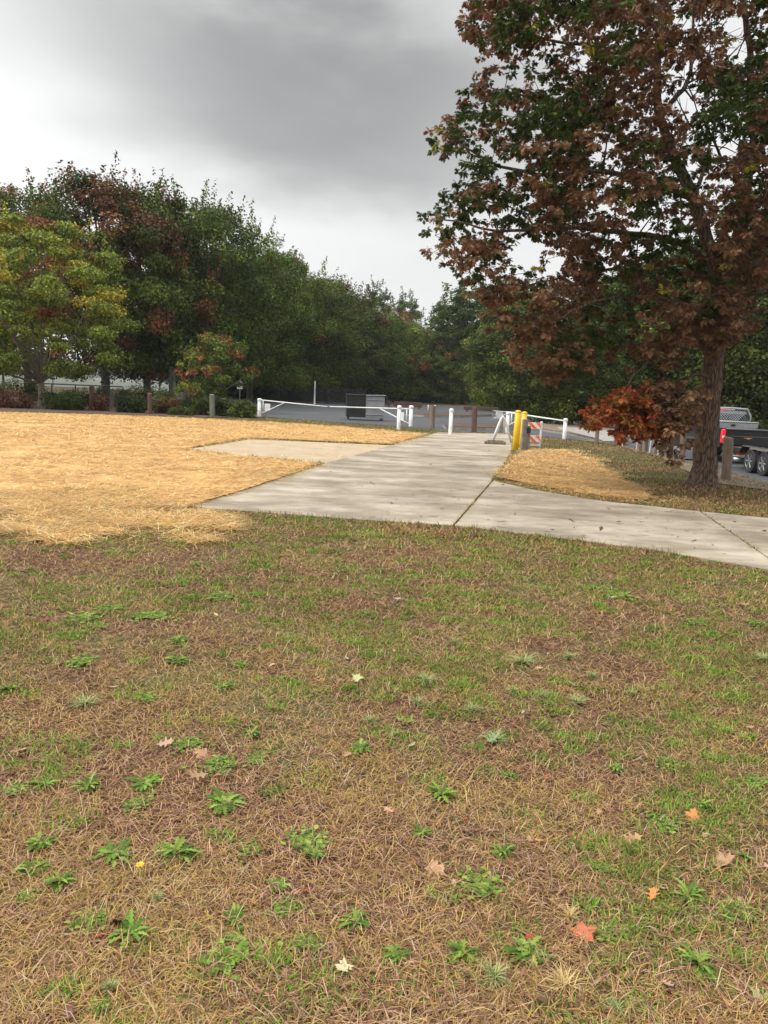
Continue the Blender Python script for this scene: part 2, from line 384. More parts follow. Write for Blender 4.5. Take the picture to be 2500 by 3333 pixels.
CC = A((2590, 1882), (2800, 1945), (3300, 2120), (3700, 1960), (3000, 1760), (2700, 1715), (2500, 1690), (2283, 1669))
CP = A((603, 1465), (814, 1431), (1274, 1451.4), (1060, 1509.6), (800, 1487))
slabs = [CA, CB, CC, CP]
for nm, pl, z in (('concrete_path', CA, .020), ('concrete_path', CB, .022), ('concrete_path', CC, .020), ('concrete_pad', CP, .016)):
    sheet(nm, pl, z, M_pad if nm == 'concrete_pad' else M_conc, 0, .1, kind='structure', label={'concrete_path': 'pale stained concrete path slab', 'concrete_pad': 'concrete pad set in the straw'}[nm])
LOT = A((500, 1340), (860, 1357), (1100, 1375), (1290, 1388), (1400, 1397), (1450, 1405), (1665, 1411), (1840, 1430), (2030, 1443), (2150, 1462), (2260, 1490), (2370, 1527), (2500, 1572), (3300, 1850)) + [(34, 4), (34, 40), (27, 60), (19, 90), (4, 98), (-16, 84), (-30, 60)]
sheet('parking_lot', LOT, .012, M_asph, 1.0, kind='structure', label='grey asphalt parking lot and road')
bedpoly = A((-900, 1315), (0, 1340), (330, 1349), (600, 1358), (850, 1362), (870, 1352), (700, 1335), (300, 1310), (0, 1290), (-900, 1250))
sheet('mulch_bed', bedpoly, .03, M_mulch, 1.0, kind='structure', label='dark bark mulch bed under the shrubs')
lit = A((1850, 1430), (1960, 1443), (2080, 1462), (2150, 1490), (2200, 1520), (2330, 1575), (2500, 1598), (3300, 1900), (3300, 1850), (2500, 1571), (2370, 1526), (2260, 1489), (2150, 1461), (2030, 1442))
sheet('litter_strip', lit, .02, M_litter, 1.0, kind='structure', label='strip of leaf litter along the road edge')
def island(pts, nm='planting_island'):
    poly = A(*pts); cx = sum(p[0] for p in poly) / len(poly); cy = sum(p[1] for p in poly) / len(poly)
    sheet('kerb', poly, .13, M_kerb, 0, .16, kind='structure', label='low concrete kerb round a planting island')
    sheet(nm, [(cx + (x - cx) * .985, cy + (y - cy) * .96) for x, y in poly], .16, M_mulch, .8, .05, kind='structure', label='mulched island in the parking lot')
island(((1440, 1391), (1500, 1385), (1600, 1388), (1700, 1394), (1640, 1404), (1540, 1402), (1450, 1400)))
island(((1290, 1352), (1400, 1347), (1500, 1350), (1600, 1356), (1500, 1360), (1380, 1358)))
ISL = A((1740, 1384), (1900, 1390), (2040, 1402), (2060, 1415), (1960, 1425), (1850, 1418), (1760, 1404))
sheet('kerb', ISL, .10, M_kerb, 0, .14, kind='structure', label='low kerb round the leafy verge island')
sheet('leafy_verge', [(sum(p[0] for p in ISL) / 7 + (x - sum(p[0] for p in ISL) / 7) * .992, sum(p[1] for p in ISL) / 7 + (y - sum(p[1] for p in ISL) / 7) * .975) for x, y in ISL], .14, M_litter, .8, .06, kind='structure', label='leaf strewn verge beyond the gate')

STR = A((-500, 1600), (0, 1610), (110, 1625), (200, 1600), (330, 1622), (450, 1600), (520, 1635), (640, 1647), (820, 1592), (1045, 1515), (950, 1504), (800, 1491), (690, 1481), (590, 1467), (700, 1446), (814, 1427), (1040, 1438), (1262, 1447), (1330, 1432), (1385, 1418), (1250, 1404), (1100, 1392), (850, 1377), (600, 1364), (450, 1358), (0, 1345), (-900, 1325))
STR2 = A((1618, 1556), (1650, 1522), (1688, 1480), (1745, 1466), (1780, 1472), (1850, 1470), (1880, 1490), (1935, 1500), (1950, 1525), (2000, 1545), (2020, 1568), (2095, 1598), (2110, 1632), (1960, 1622), (1850, 1604), (1733, 1584))
FR = A((-500, 1815), (0, 1800), (250, 1805), (420, 1820), (640, 1790), (780, 1735), (760, 1690), (610, 1662), (640, 1645), (520, 1633), (450, 1598), (200, 1598), (0, 1608), (-500, 1598))
sheet('straw_layer', STR, .025, M_strawbase, .6, bumps=.03, kind='stuff', label='golden straw mulch spread over the left field', cat='straw')
sheet('straw_layer', STR2, .022, M_strawbase, .4, bumps=.03, kind='stuff', label='golden straw patch between the path and the oak', cat='straw')

# ------------------------------------------------------------------ blades (grass, thatch, straw)
def blades(name, x, y, z, az, tilt, ln, wd, col, bend, material, **k):
    """each blade: base, mid, tip. tilt = angle above the ground."""
    n = len(x); ca, sa = np.cos(az), np.sin(az); ct, st = np.cos(tilt), np.sin(tilt)
    dirv = np.stack([ca * ct, sa * ct, st], 1); side = np.stack([-sa, ca, np.zeros(n)], 1)
    t2 = tilt - bend; d2 = np.stack([ca * np.cos(t2), sa * np.cos(t2), np.sin(t2)], 1)
    b = np.stack([x, y, z], 1); m = b + dirv * (ln * .5)[:, None]; tip = m + d2 * (ln * .5)[:, None]
    tip[:, 2] = np.maximum(tip[:, 2], z * 0 + np.minimum(z, .004)); w = (wd / 2)[:, None]
    up_ = np.array([0, 0, 1.0])
    V = np.stack([b - side * w, b + side * w, m - side * w * .8, m + side * w * .8, tip], 1).reshape(-1, 3)
    o = np.arange(n)[:, None] * 5
    idx = (np.array([0, 1, 3, 2, 2, 3, 4])[None] + o).ravel(); sz = np.tile([4, 3], n)
    me = fastmesh(name, V, idx, sz, np.repeat(col, 5, 0))
    return tag(link(name, me, material), kind='stuff', **k)
def sample(n, y0, y1, pw=2.0, margin=.8):
    """points in the wedge ahead of the camera, thinning out with distance"""
    u = R.random(n)
    y = y0 * (y1 / y0) ** u if pw == 2.0 else (y0 ** (2 - pw) + u * (y1 ** (2 - pw) - y0 ** (2 - pw))) ** (1 / (2 - pw))
    x = (R.random(n) * 2 - 1) * (.58 * y + margin)
    return x, y
def occupied(x, y, straw=True):
    m = np.zeros(len(x), bool)
    for p in slabs + [LOT, bedpoly]: m |= inpoly(x, y, p)
    if straw: m |= inpoly(x, y, STR) | inpoly(x, y, STR2)
    return m
def jit(c, n, a=.25):
    c = np.array(c)[None] * np.ones((n, 1)); return np.clip(c * (1 + (R.random((n, 1)) - .5) * 2 * a) * (1 + (R.random((n, 3)) - .5) * .2), 0, 1)
cmain = np.array(CA)
def greenness(x, y):
    g = fbm(x * .9, y * .9, 2) * .55 + fbm(x * 3.2, y * 3.2, 9) * .45
    g += .17 * S01(1 - edist(x, y, CA) / 3.0) + .12 * S01(1 - edist(x, y, CB) / 2.6)      # greener next to the path
    g += .05 * S01((x - .2) / 1.5) * S01((y - 3) / 2)
    g -= .03 * S01((4.5 - y) / 3); g += .0
    return g
# thatch: dead flat stems
x, y = sample(330000, 1.25, 13); k = ~occupied(x, y); x, y = x[k], y[k]; n = len(x)
far = np.maximum(1, y / 4.0)
g = greenness(x, y); tone = fbm(x * 1.7, y * 1.7, 21)
pal = np.where((R.random(n) < .45)[:, None], jit((.42, .248, .155), n, .45), jit((.21, .105, .062), n, .5))
gold = (R.random(n) < .22 + .9 * np.clip(tone - .5, 0, .4)); pal[gold] = jit((.44, .30, .10), gold.sum(), .35)
blades('dead_grass', x, y, R.random(n) * .015 + .002, R.random(n) * 6.283, R.random(n) ** 2 * .7, (.03 + R.random(n) * .05) * far ** .6, (.0017 + R.random(n) * .0014) * far, pal, R.random(n) * .9, M_blade, label='matted dead brown grass covering the lawn', cat='dead grass')
n = 10000; x, y = sample(n, 1.25, 9, 1.9); k = ~occupied(x, y) & (greenness(x, y) < .6); x, y = x[k], y[k]; n = len(x); far = np.maximum(1, y / 3.5)
blades('pale_stems', x, y, .008 + R.random(n) * .012, R.random(n) * 6.283, .1 + R.random(n) ** 2 * .9, .05 + R.random(n) * .07, (.0017 + R.random(n) * .001) * far, jit((.52, .37, .24), n, .3), .2 + R.random(n) * 1.4, M_blade, label='pale bleached grass stems curling over the thatch', cat='dead grass')
# dry gold tufts
nt_ = 4200; tx, ty = sample(nt_, 1.3, 12); kk = (fbm(tx * 1.7, ty * 1.7, 21) + .25 * R.random(nt_)) > .62; tx, ty = tx[kk], ty[kk]
per = 26; x = np.repeat(tx, per) + R.normal(0, .03, len(tx) * per); y = np.repeat(ty, per) + R.normal(0, .03, len(tx) * per)
k = ~occupied(x, y); x, y = x[k], y[k]; n = len(x); far = np.maximum(1, y / 4.5)
blades('dry_grass_tufts', x, y, np.full(n, .003), R.random(n) * 6.283, .15 + R.random(n) * .9, .02 + R.random(n) * .035, (.0016 + R.random(n) * .0012) * far, jit((.40, .28, .095), n, .35), R.random(n) * 1.1, M_blade, label='thin golden dry grass standing in tufts across the lawn', cat='dry grass')
# green grass
x, y = sample(420000, 1.25, 14); g = greenness(x, y); k = (g + (R.random(len(x)) - .5) * .12 > .563) & ~occupied(x, y); x, y, g = x[k], y[k], g[k]; n = len(x); far = np.maximum(1, y / 4.5)
pal = jit((.13, .175, .03), n, .5); yl = R.random(n) < .35; pal[yl] = jit((.30, .28, .07), yl.sum(), .3)
blades('green_grass', x, y, np.full(n, .002), R.random(n) * 6.283, .35 + R.random(n) * .9, .022 + R.random(n) * .035, (.002 + R.random(n) * .0015) * far, pal, R.random(n) * .9, M_blade, label='short green grass growing in ragged patches through the lawn', cat='grass')
m_ = 2400; qx, qy = sample(m_, 1.3, 12, 1.5); kk = greenness(qx, qy) + R.random(m_) * .16 > .54; qx, qy = qx[kk], qy[kk]; m_ = len(qx)
per = 90; rad_ = np.repeat(.03 + .09 * R.random(m_) ** 1.5, per); th_ = R.random(m_ * per) * 6.283; rr_ = rad_ * np.sqrt(R.random(m_ * per))
x = np.repeat(qx, per) + rr_ * np.cos(th_) * 1.5; y = np.repeat(qy, per) + rr_ * np.sin(th_); k = ~occupied(x, y); x, y = x[k], y[k]; n = len(x); far = np.maximum(1, y / 5)
tn = np.repeat(R.random(m_), per)[k][:, None]
blades('green_patches', x, y, np.full(n, .006), R.random(n) * 6.283, .3 + R.random(n) * 1.0, .018 + R.random(n) * .028, (.0035 + R.random(n) * .003) * far, jit((.145, .25, .032), n, .4) * (.6 + .75 * tn), R.random(n) * 1.3, M_blade, label='small bright green clumps dotted through the dead lawn', cat='grass')
# far lawn around the oak, along the gate and the strip beyond the straw
n = 170000; y = 8.5 + R.random(n) ** 1.3 * 30; x = (R.random(n) * 2 - 1) * (.58 * y + 1); k = ~occupied(x, y); x, y = x[k], y[k]
k = (x > 0) | (y > 20) ; x, y = x[k], y[k]; n = len(x)
g = fbm(x * .6, y * .6, 31) + .18 * S01((y - 15) / 4) - .12 * S01((x - 3) / 3) * S01((16 - y) / 3)
pal = jit((.36, .235, .10), n, .35); k2 = g + (R.random(n) - .5) * .2 > .5; pal[k2] = jit((.20, .19, .06), k2.sum(), .35)
k3 = R.random(n) < .18; pal[k3] = jit((.24, .13, .08), k3.sum(), .3)
blades('rough_grass', x, y, hgt(x, y) + .003, R.random(n) * 6.283, .2 + R.random(n) * .9, .05 + R.random(n) * .05, .006 + R.random(n) * .006 + y * .0003, pal, R.random(n) * .8, M_blade, label='rough tan and green grass around the oak and along the gate', cat='grass')
# edge growth along slabs
px_, py_ = [], []
for poly in (CA, CB, CP, CC):
    for a in range(len(poly)):
        p, q_ = np.array(poly[a]), np.array(poly[(a + 1) % len(poly)]); ln_ = np.linalg.norm(q_ - p); m_ = int(ln_ * 420); t = R.random(m_)
        px_.append(p[0] + t * (q_[0] - p[0]) + R.normal(0, .05, m_)); py_.append(p[1] + t * (q_[1] - p[1]) + R.normal(0, .05, m_))
x, y = np.concatenate(px_), np.concatenate(py_); o_ = np.zeros(len(x), bool)
for p in slabs: o_ |= inpoly(x, y, p) & (edist(x, y, p) > .015)
dd = np.sort(np.stack([edist(x, y, p) for p in slabs]), 0); o_ |= (dd[1] < .12)
k = ~o_ & (fbm(x * 2.5, y * 2.5, 41) > .47) & (y < 34); x, y = x[k], y[k]; n = len(x)
pal = jit((.14, .17, .05), n, .4); k2 = R.random(n) < .45; pal[k2] = jit((.36, .25, .11), k2.sum(), .35)
blades('edge_grass', x, y, np.full(n, .005), R.random(n) * 6.283, .5 + R.random(n) * .9, .04 + R.random(n) * .07, .003 + y * .0003, pal, R.random(n), M_blade, label='grass fringe growing along the concrete edges', cat='grass')
# straw stalks
def straw(name, poly, n, label, dens=None, wid=1.0, ln=1.0):
    p = np.array(poly); x0, y0 = p.min(0); x1, y1 = p.max(0); x0 = max(x0, -26)
    x = x0 + R.random(n * 3) * (x1 - x0); u = R.random(n * 3); y = y0 * (y1 / y0) ** u
    k = inpoly(x, y, poly) & (np.abs(x) < .6 * y + 1.5); k &= (fbm(x * .9, y * 1.3, 71) + R.normal(0, .09, len(x)) > .30)
    if dens is not None: k &= R.random(len(x)) < dens(x, y)
    x, y = x[k][:n], y[k][:n]; n = len(x)
    pal = jit((.74, .455, .165), n, .32); b = R.random(n) < .2; pal[b] = jit((.90, .72, .40), b.sum(), .1); c_ = R.random(n) < .2; pal[c_] = jit((.36, .21, .08), c_.sum(), .3)
    pal = np.clip(pal * (.62 + .72 * fbm(x * 3.5, y * 5.0, 81))[:, None], 0, .95); zz = .012 + R.random(n) * .035 + .03 * fbm(x * 3, y * 3, 5)
    blades(name, x, y, zz, R.random(n) * 6.283, (R.random(n) - .4) * .3, (.10 + R.random(n) * .22) * ln, (.006 + R.random(n) * .004) * np.maximum(1, y / 12) * wid, pal, (R.random(n) - .4) * .3, M_straw, label=label, cat='straw')
straw('straw', STR, 150000, 'loose golden straw stalks lying over the left field')
straw('straw', STR2, 26000, 'loose golden straw stalks between the path and the oak')
straw('straw', CP, 420, 'thin dusting of straw blown over the concrete pad')
straw('straw', FR, 25000, 'scattered pale straw stalks thinning out into the lawn', dens=lambda x, y: np.clip(1.5 * (y - at(300, 1830)[1]) / (at(300, 1650)[1] - at(300, 1830)[1]) - .1 + 2.4 * (fbm(x * 1.6, y * 2.6, 51) - .5), .02, 1) ** 1.5, wid=.62, ln=1.25)
for name_, pl_ in (('left field', STR), ('oak side patch', STR2)):
    ex, ey = [], []
    for a in range(len(pl_)):
        p, q_ = np.array(pl_[a]), np.array(pl_[(a + 1) % len(pl_)]); ln_ = np.linalg.norm(q_ - p); m_ = int(min(ln_, 14) * 520); t = R.random(m_)
        ex.append(p[0] + t * (q_[0] - p[0]) + R.normal(0, .34, m_)); ey.append(p[1] + t * (q_[1] - p[1]) + R.normal(0, .34, m_))
    x, y = np.concatenate(ex), np.concatenate(ey)
    onc = np.zeros(len(x), bool)
    for p in slabs: onc |= inpoly(x, y, p) & (edist(x, y, p) > .10) & ((edist(x, y, p) > .7) | (R.random(len(x)) > .16))
    k = ~onc & (fbm(x * 1.6, y * 1.6, 61) + R.normal(0, .06, len(x)) > .45); x, y = x[k], y[k]; n = len(x)
    blades('straw_fringe', x, y, .015 + R.random(n) * .03, R.random(n) * 6.283, R.random(n) * .3, .08 + R.random(n) * .2, (.004) * np.maximum(1, y / 9), jit((.74, .5, .2), n, .3), R.random(n) * .3, M_straw, label='loose straw strewn around the edge of the ' + name_, cat='straw')

# ------------------------------------------------------------------ trees
G1, G2, G3 = (.074, .112, .015), (.125, .172, .024), (.044, .068, .010)
RUST, YEL, BRN, OLV = (.21, .095, .03), (.30, .26, .05), (.15, .075, .035), (.13, .14, .03)
def envelope(t, kind):
    if kind == 'oval': return np.where(t > .40, np.sqrt(np.clip(1 - ((t - .40) / .62) ** 2, 0, 1)), np.sqrt(np.clip(1 - ((.40 - t) / .52) ** 2, 0, 1)))
    if kind == 'column': return np.clip(np.sin(np.pi * np.clip(t * .93 + .07, 0, 1)), 0, 1) ** .5
    if kind == 'cone': return (1 - t) ** .75 * np.minimum(1, .35 + t * 6)
    if kind == 'vase': return np.where(t > .45, np.sqrt(np.clip(1 - ((t - .45) / .57) ** 2, 0, 1)), .62 + .38 * np.sqrt(np.clip(1 - ((.45 - t) / .45) ** 2, 0, 1)))
    return np.sqrt(np.clip(1 - (2 * t - 1) ** 2, 0, 1))
def crown_pts(g, H, Rr, zb, nc, nl, kind, pal, shoots=20, csz=.20, top=None, flat=.75, hang=.0):
    """clump centres on and inside an envelope, leaves through each clump; returns centres and leaf arrays"""
    lob = g.random(8) * 6.283; cen, cc = [], []
    while len(cen) < nc:
        t = g.random(); th = g.random() * 6.283
        e = float(envelope(np.float64(t), kind)) * (1 + .13 * math.sin(3 * th + lob[0] + 4 * t) + .09 * math.sin(5 * th + lob[1] - 7 * t))
        if g.random() > e + .15: continue
        rr_ = Rr * e * (g.random() ** .38) * (1 - csz * .45)
        cen.append((rr_ * math.cos(th), rr_ * math.sin(th), zb + t * (H - zb) * (1 - csz * .3)))
        w = np.array([p[1] for p in pal], float)
        if top is not None: w = w * np.array([(1 + p[2] * (t - .5) * 2) if len(p) > 2 else 1 for p in pal])
        w = np.clip(w, .001, None); cc.append(pal[g.choice(len(pal), p=w / w.sum())][0])
    cen = np.array(cen); cc = np.array(cc)
    ci = g.integers(0, nc, nl); d = g.normal(size=(nl, 3)); d /= np.linalg.norm(d, axis=1, keepdims=True)
    rad = Rr * csz * (.7 + .7 * g.random(nc))[ci] * g.random(nl) ** .42
    pos = cen[ci] + d * rad[:, None] * np.array([1, 1, flat]); pos[:, 2] -= hang * rad
    out_ = pos - np.array([0, 0, zb + (H - zb) * .45]); out_ /= np.linalg.norm(out_, axis=1, keepdims=True) + 1e-9
    nrm = d * .6 + out_ * .4 + np.array([0, 0, .55]) + g.normal(size=(nl, 3)) * .55
    col = cc[ci]
    if shoots:
        per = 34; th = g.random(shoots) * 6.283; t = 1 - g.random(shoots) * .55
        e = np.array([float(envelope(np.float64(min(a, .985)), kind)) for a in t]); r_ = Rr * e * .93
        bx_, by_, bz_ = r_ * np.cos(th), r_ * np.sin(th), zb + t * (H - zb) - .3
        s_ = g.random((shoots, per)); ln_ = (.5 + g.random(shoots) * 1.0)[:, None] * (H / 12)
        px2 = bx_[:, None] + s_ * ln_ * .22 * np.cos(th)[:, None] + g.normal(0, .11, (shoots, per)) * (1.2 - s_) * H / 12
        py2 = by_[:, None] + s_ * ln_ * .22 * np.sin(th)[:, None] + g.normal(0, .11, (shoots, per)) * (1.2 - s_) * H / 12
        pz2 = bz_[:, None] + s_ * ln_ - .2
        pp = np.stack([px2, py2, pz2], -1).reshape(-1, 3); pos = np.concatenate([pos, pp]); nrm = np.concatenate([nrm, g.normal(size=pp.shape) + np.array([0, 0, .4])])
        near = ((pp[:, None] - cen[None, ::max(1, nc // 60)]) ** 2).sum(2).argmin(1) * max(1, nc // 60); col = np.concatenate([col, cc[near]])
    col = np.clip(col * (.45 + 1.3 * g.random((len(pos), 1)) ** 1.6) * (1 + (g.random((len(pos), 3)) - .5) * .18), 0, 1)
    return cen, pos, nrm, col
def leaves(name, g, pos, nrm, col, size, tpl=LEAF, wide=1.0):
    n = len(pos); s = size * (.7 + .6 * g.random(n)); sc = np.stack([s, s * wide, s], 1)
    X = g.normal(size=(n, 3)); X[:, 2] -= .5
    return scatter(name, tpl[0], tpl[1], pos, X, nrm, sc, col)
def limb_mesh(g, cen, H, zb, tr, fork, multi=1, lean=0.0, nlimb=26):
    mb = MB(); top = Vector((lean, 0, zb + (H - zb) * .8)); ang0 = g.random() * 6.28
    f = Vector((lean * .3, 0, fork))
    mb.tube([(0, 0, -.15), (0, 0, .12), (lean * .1, 0, .5), f], [tr * 1.7, tr * 1.25, tr, tr * .85], 9)
    if multi == 1: mb.tube([f, f.lerp(top, .5) + Vector((g.normal() * .2, g.normal() * .2, 0)), top], [tr * .85, tr * .5, tr * .12], 7)
    order = np.argsort(((cen - np.array([0, 0, fork])) ** 2).sum(1)); pick = order[np.linspace(0, len(order) - 1, nlimb).astype(int)]
    for q in pick:
        c = Vector(cen[q]); h = min(max(fork, fork + (c.z - fork) * .45), top.z)
        b = f.lerp(top, max(0, (h - fork)) / max(.1, top.z - fork)) if multi == 1 else f + Vector((0, 0, -.15 * g.random()))
        mid = b.lerp(c, .5) + Vector((0, 0, .08 * (c - b).length if multi == 1 else -.04 * (c - b).length)) + Vector(g.normal(size=3)) * .12
        rr_ = tr * (.38 if multi == 1 else .42) * (.7 + .5 * g.random()); mb.tube([b, mid, c], [rr_, rr_ * .6, rr_ * .15], 5, False)
    return mb
def proto_tree(seed, H, Rr, zb, nc, nl, kind, pal, leaf, tr, fork, shoots=20, csz=.2, multi=1, **k):
    g = np.random.default_rng(seed); cen, pos, nrm, col = crown_pts(g, H, Rr, zb, nc, nl, kind, pal, shoots, csz, **k)
    return dict(H=H, crown=leaves('crown', g, pos, nrm, col, leaf, wide=1.15), trunk=limb_mesh(g, cen, H, zb, tr, fork, multi).mesh('trunk'), fork=fork)
def put_tree(pr, name, x, y, H, rz, label, group, cat='tree', wx=1.0, bark=None, z=None):
    s = H / pr['H']; e = empty(name, (x, y, hz(x, y) if z is None else z), rz, label=label, cat=cat, group=group); e.scale = (s * wx, s * wx, s)
    link('crown', pr['crown'], M_tree, e); t = link('trunk', pr['trunk'], bark or M_bark2, e, True); return e
palA = [(G1, 5), (G2, 3), (G3, 4), (OLV, .4)]
PR = dict(
    green=proto_tree(1, 14, 5.4, 1.9, 150, 44000, 'oval', palA, .19, .27, 2.4, 60, .19),
    green2=proto_tree(2, 14, 5.0, 1.7, 140, 42000, 'oval', [(G2, 4), (G1, 4), (OLV, 1), (RUST, .3)], .19, .25, 2.3, 60, .20),
    rust=proto_tree(3, 14, 5.2, 1.9, 150, 44000, 'oval', [(G1, 3), (G3, 3), (RUST, 2.4, .5), (BRN, 1.3, .4), (G2, 1.5)], .19, .27, 2.4, 70, .17, top=1),
    olive=proto_tree(4, 12, 4.6, 1.0, 120, 22000, 'oval', [(OLV, 2), (G2, 4), (G1, 2), (RUST, .5)], .24, .22, 1.9, 40, .2),
    dense=proto_tree(5, 13, 5.5, .3, 150, 30000, 'vase', [(G3, 5), (G1, 3), (G2, .8)], .24, .24, 2.6, 30, .2),
    tall=proto_tree(6, 22, 4.6, 4, 110, 16000, 'column', [(G3, 3), (G1, 2)], .34, .25, 5, 50, .19),
    light=proto_tree(8, 10, 4.3, .6, 120, 22000, 'vase', [(G2, 4), (OLV, 2.5), (G1, 2)], .2, .2, 1.8, 30, .19),
)
ROW = 'trees in the long receding row'
rows = [('rust', 60, 60, 392, 'rust tinged tree at the far left, showing behind the yellow green maple', 1.0), ('green', -70, 62, 440, 'dark green tree at the left picture edge behind the maple', 1.0),
 ('rust', 228, 52, 368, 'tallest rust streaked tree standing right behind the yellow green maple', 1.05), ('rust', 318, 57, 398, 'rust and green tree just right of the tallest rust streaked tree', .95),
 ('green', 402, 60, 410, 'dark green tree of the row with a thick trunk above the left hedge', 1.0), ('green2', 470, 66, 440, 'green tree of the row directly above the small rust topped tree', .95),
 ('green', 540, 72, 492, 'dark tree of the row rising behind the left gate post', .95), ('green2', 600, 79, 540, 'green tree of the row rising behind the left half of the white gate', .95),
 ('green', 655, 86, 572, 'dark green tree of the row above the middle of the white gate', 1.0), ('green2', 705, 93, 598, 'green tree of the row standing to the left of the grey bin', 1.0),
 ('rust', 752, 100, 632, 'lightly rusted tree of the row above the grey bin', 1.0), ('green', 795, 106, 655, 'dark tree of the row just right of the grey bin', 1.0),
 ('olive', 832, 112, 672, 'olive green tree of the row above the latch end of the white gate', 1.1), ('green2', 868, 118, 690, 'far green tree of the row above the wooden post beside the gate', 1.1),
 ('olive', 905, 124, 706, 'small looking olive tree late in the row, over the white centre post', 1.1), ('rust', 945, 122, 712, 'rust flecked round tree near the far end of the row', 1.15),
 ('olive', 978, 116, 738, 'last low round olive tree at the right end of the row', 1.2)]
for i_, (pk, xd, Y, top, lab, wx) in enumerate(rows):
    p = D(xd, top, Y); put_tree(PR[pk], 'row_tree', gx(xd * 1.507, Y), Y, p.z, i_ * 1.9, lab, ROW, wx=wx * (1.15 if Y > 85 else 1.0))
back = [('dense', 480, 86, 520), ('dense', 560, 92, 565), ('dense', 640, 104, 600), ('dense', 730, 116, 640), ('dense', 800, 130, 690), ('dense', 880, 142, 720), ('dense', 950, 150, 730), ('dense', 1020, 140, 725)]
for i_, (pk, xd, Y, top) in enumerate(back):
    put_tree(PR[pk], 'background_tree', gx(xd * 1.507, Y), Y, D(xd, top, Y).z, i_ * 2.3, 'dense dark tree filling the gap behind the long receding row', 'dense trees behind the receding row', wx=1.25)
for xd, Y, top, lab, wx in ((806, 158, 612, 'tall slim tree poking above the end of the row on the left', .9), (868, 165, 634, 'tall thin leafed tree poking above the end of the row on the right', 1.05),
                       (1000, 118, 606, 'tall dark conifer like tree left of the brown oak crown', 1.5), (1062, 112, 596, 'tall dark tree half hidden by the left edge of the oak crown', 1.5), (960, 135, 645, 'dark tree at the right side of the sky gap', 1.2)):
    put_tree(PR['tall'], 'tall_tree', gx(xd * 1.507, Y), Y, D(xd, top, Y).z, xd, lab, 'tall trees beyond the row', wx=wx)
right_ = [('light', 1085, 84, 690, 'light green tree beside the end of the lot under the oak crown'), ('dense', 1130, 78, 620, 'dark forest tree left of the mossy trunk'), ('dense', 1236, 46, 655, 'dark tree with a pale mossy trunk behind the right gate post'),
 ('dense', 1310, 62, 575, 'dark forest tree above the red oak leaves'), ('dense', 1180, 96, 590, 'distant dark tree seen through the lower oak crown'), ('dense', 1400, 58, 560, 'dark forest tree left of the oak trunk'), ('dense', 1490, 64, 500, 'tall dark forest tree directly behind the oak trunk'),
 ('light', 1590, 56, 520, 'lighter green tree seen just right of the oak trunk'), ('dense', 1655, 50, 500, 'dark tree above the black pickup'), ('green2', 1650, 66, 380, 'tall light green tree at the right edge behind the oak'), ('dense', 1760, 52, 480, 'dark tree at the right picture edge'), ('dense', 1870, 56, 450, 'dark tree out beyond the right picture edge')]
for i_, (pk, xd, Y, top, lab) in enumerate(right_):
    put_tree(PR[pk], 'forest_tree', gx(xd * 1.507, Y), Y, D(xd, top, Y).z, i_ * 1.3 + .4, lab, 'trees of the dark wood on the right', bark=M_woodg if xd == 1236 else None, wx=1.15)
g = np.random.default_rng(31)
# understorey thicket: undergrowth nobody could count
def thicket(name, pts, nl, size, pal, label, hmin=1.2, hmax=3.4, seed=5):
    g = np.random.default_rng(seed); P_, Nn, Cc = [], [], []
    for a in range(len(pts) - 1):
        (x0, y0), (x1, y1) = pts[a], pts[a + 1]; L_ = math.hypot(x1 - x0, y1 - y0); m = max(3, int(L_ / 1.3))
        for j in range(m):
            t = (j + g.random()) / m; cx, cy = x0 + t * (x1 - x0) + g.normal(0, .6), y0 + t * (y1 - y0) + g.normal(0, 1.0); h = hmin + g.random() * (hmax - hmin); r_ = .9 + g.random() * .9
            k = nl; d = g.normal(size=(k, 3)); d /= np.linalg.norm(d, axis=1, keepdims=True); d[:, 2] = np.abs(d[:, 2])
            P_.append(np.array([cx, cy, hz(cx, cy)]) + d * np.array([r_, r_, h]) * (.55 + .5 * g.random((k, 1)))); Nn.append(d + g.normal(size=(k, 3)) * .5 + np.array([0, 0, .3]))
            c_ = np.array(pal[g.integers(0, len(pal))]); Cc.append(np.clip(c_ * (.6 + .8 * g.random((k, 1))), 0, 1))
    P_, Nn, Cc = map(np.concatenate, (P_, Nn, Cc)); me = leaves(name, g, P_, Nn, Cc, size)
    return tag(link(name, me, M_leaf), label, 'undergrowth', kind='stuff')
wp = lambda *q: [(gx(a * 1.507, Y), Y) for a, Y in q]
thicket('undergrowth', wp((430, 84), (600, 100), (760, 124), (900, 150), (1080, 125), (1180, 92), (1260, 72), (1400, 60), (1560, 56), (1700, 50), (1900, 46)), 420, .22, [G3, G1, G3], 'dark undergrowth under the trees around the lot', 1.6, 5.0)
thicket('undergrowth', wp((1090, 104), (1180, 78), (1300, 60), (1420, 50), (1560, 46), (1700, 42)), 300, .2, [G3, G1], 'low dark undergrowth at the foot of the right wood', .5, 1.6, 8)
thicket('undergrowth', wp((560, 88), (700, 96), (860, 118), (1000, 128)), 260, .2, [G3, G1, OLV], 'low undergrowth behind the parking lot', .4, 1.1, 9)

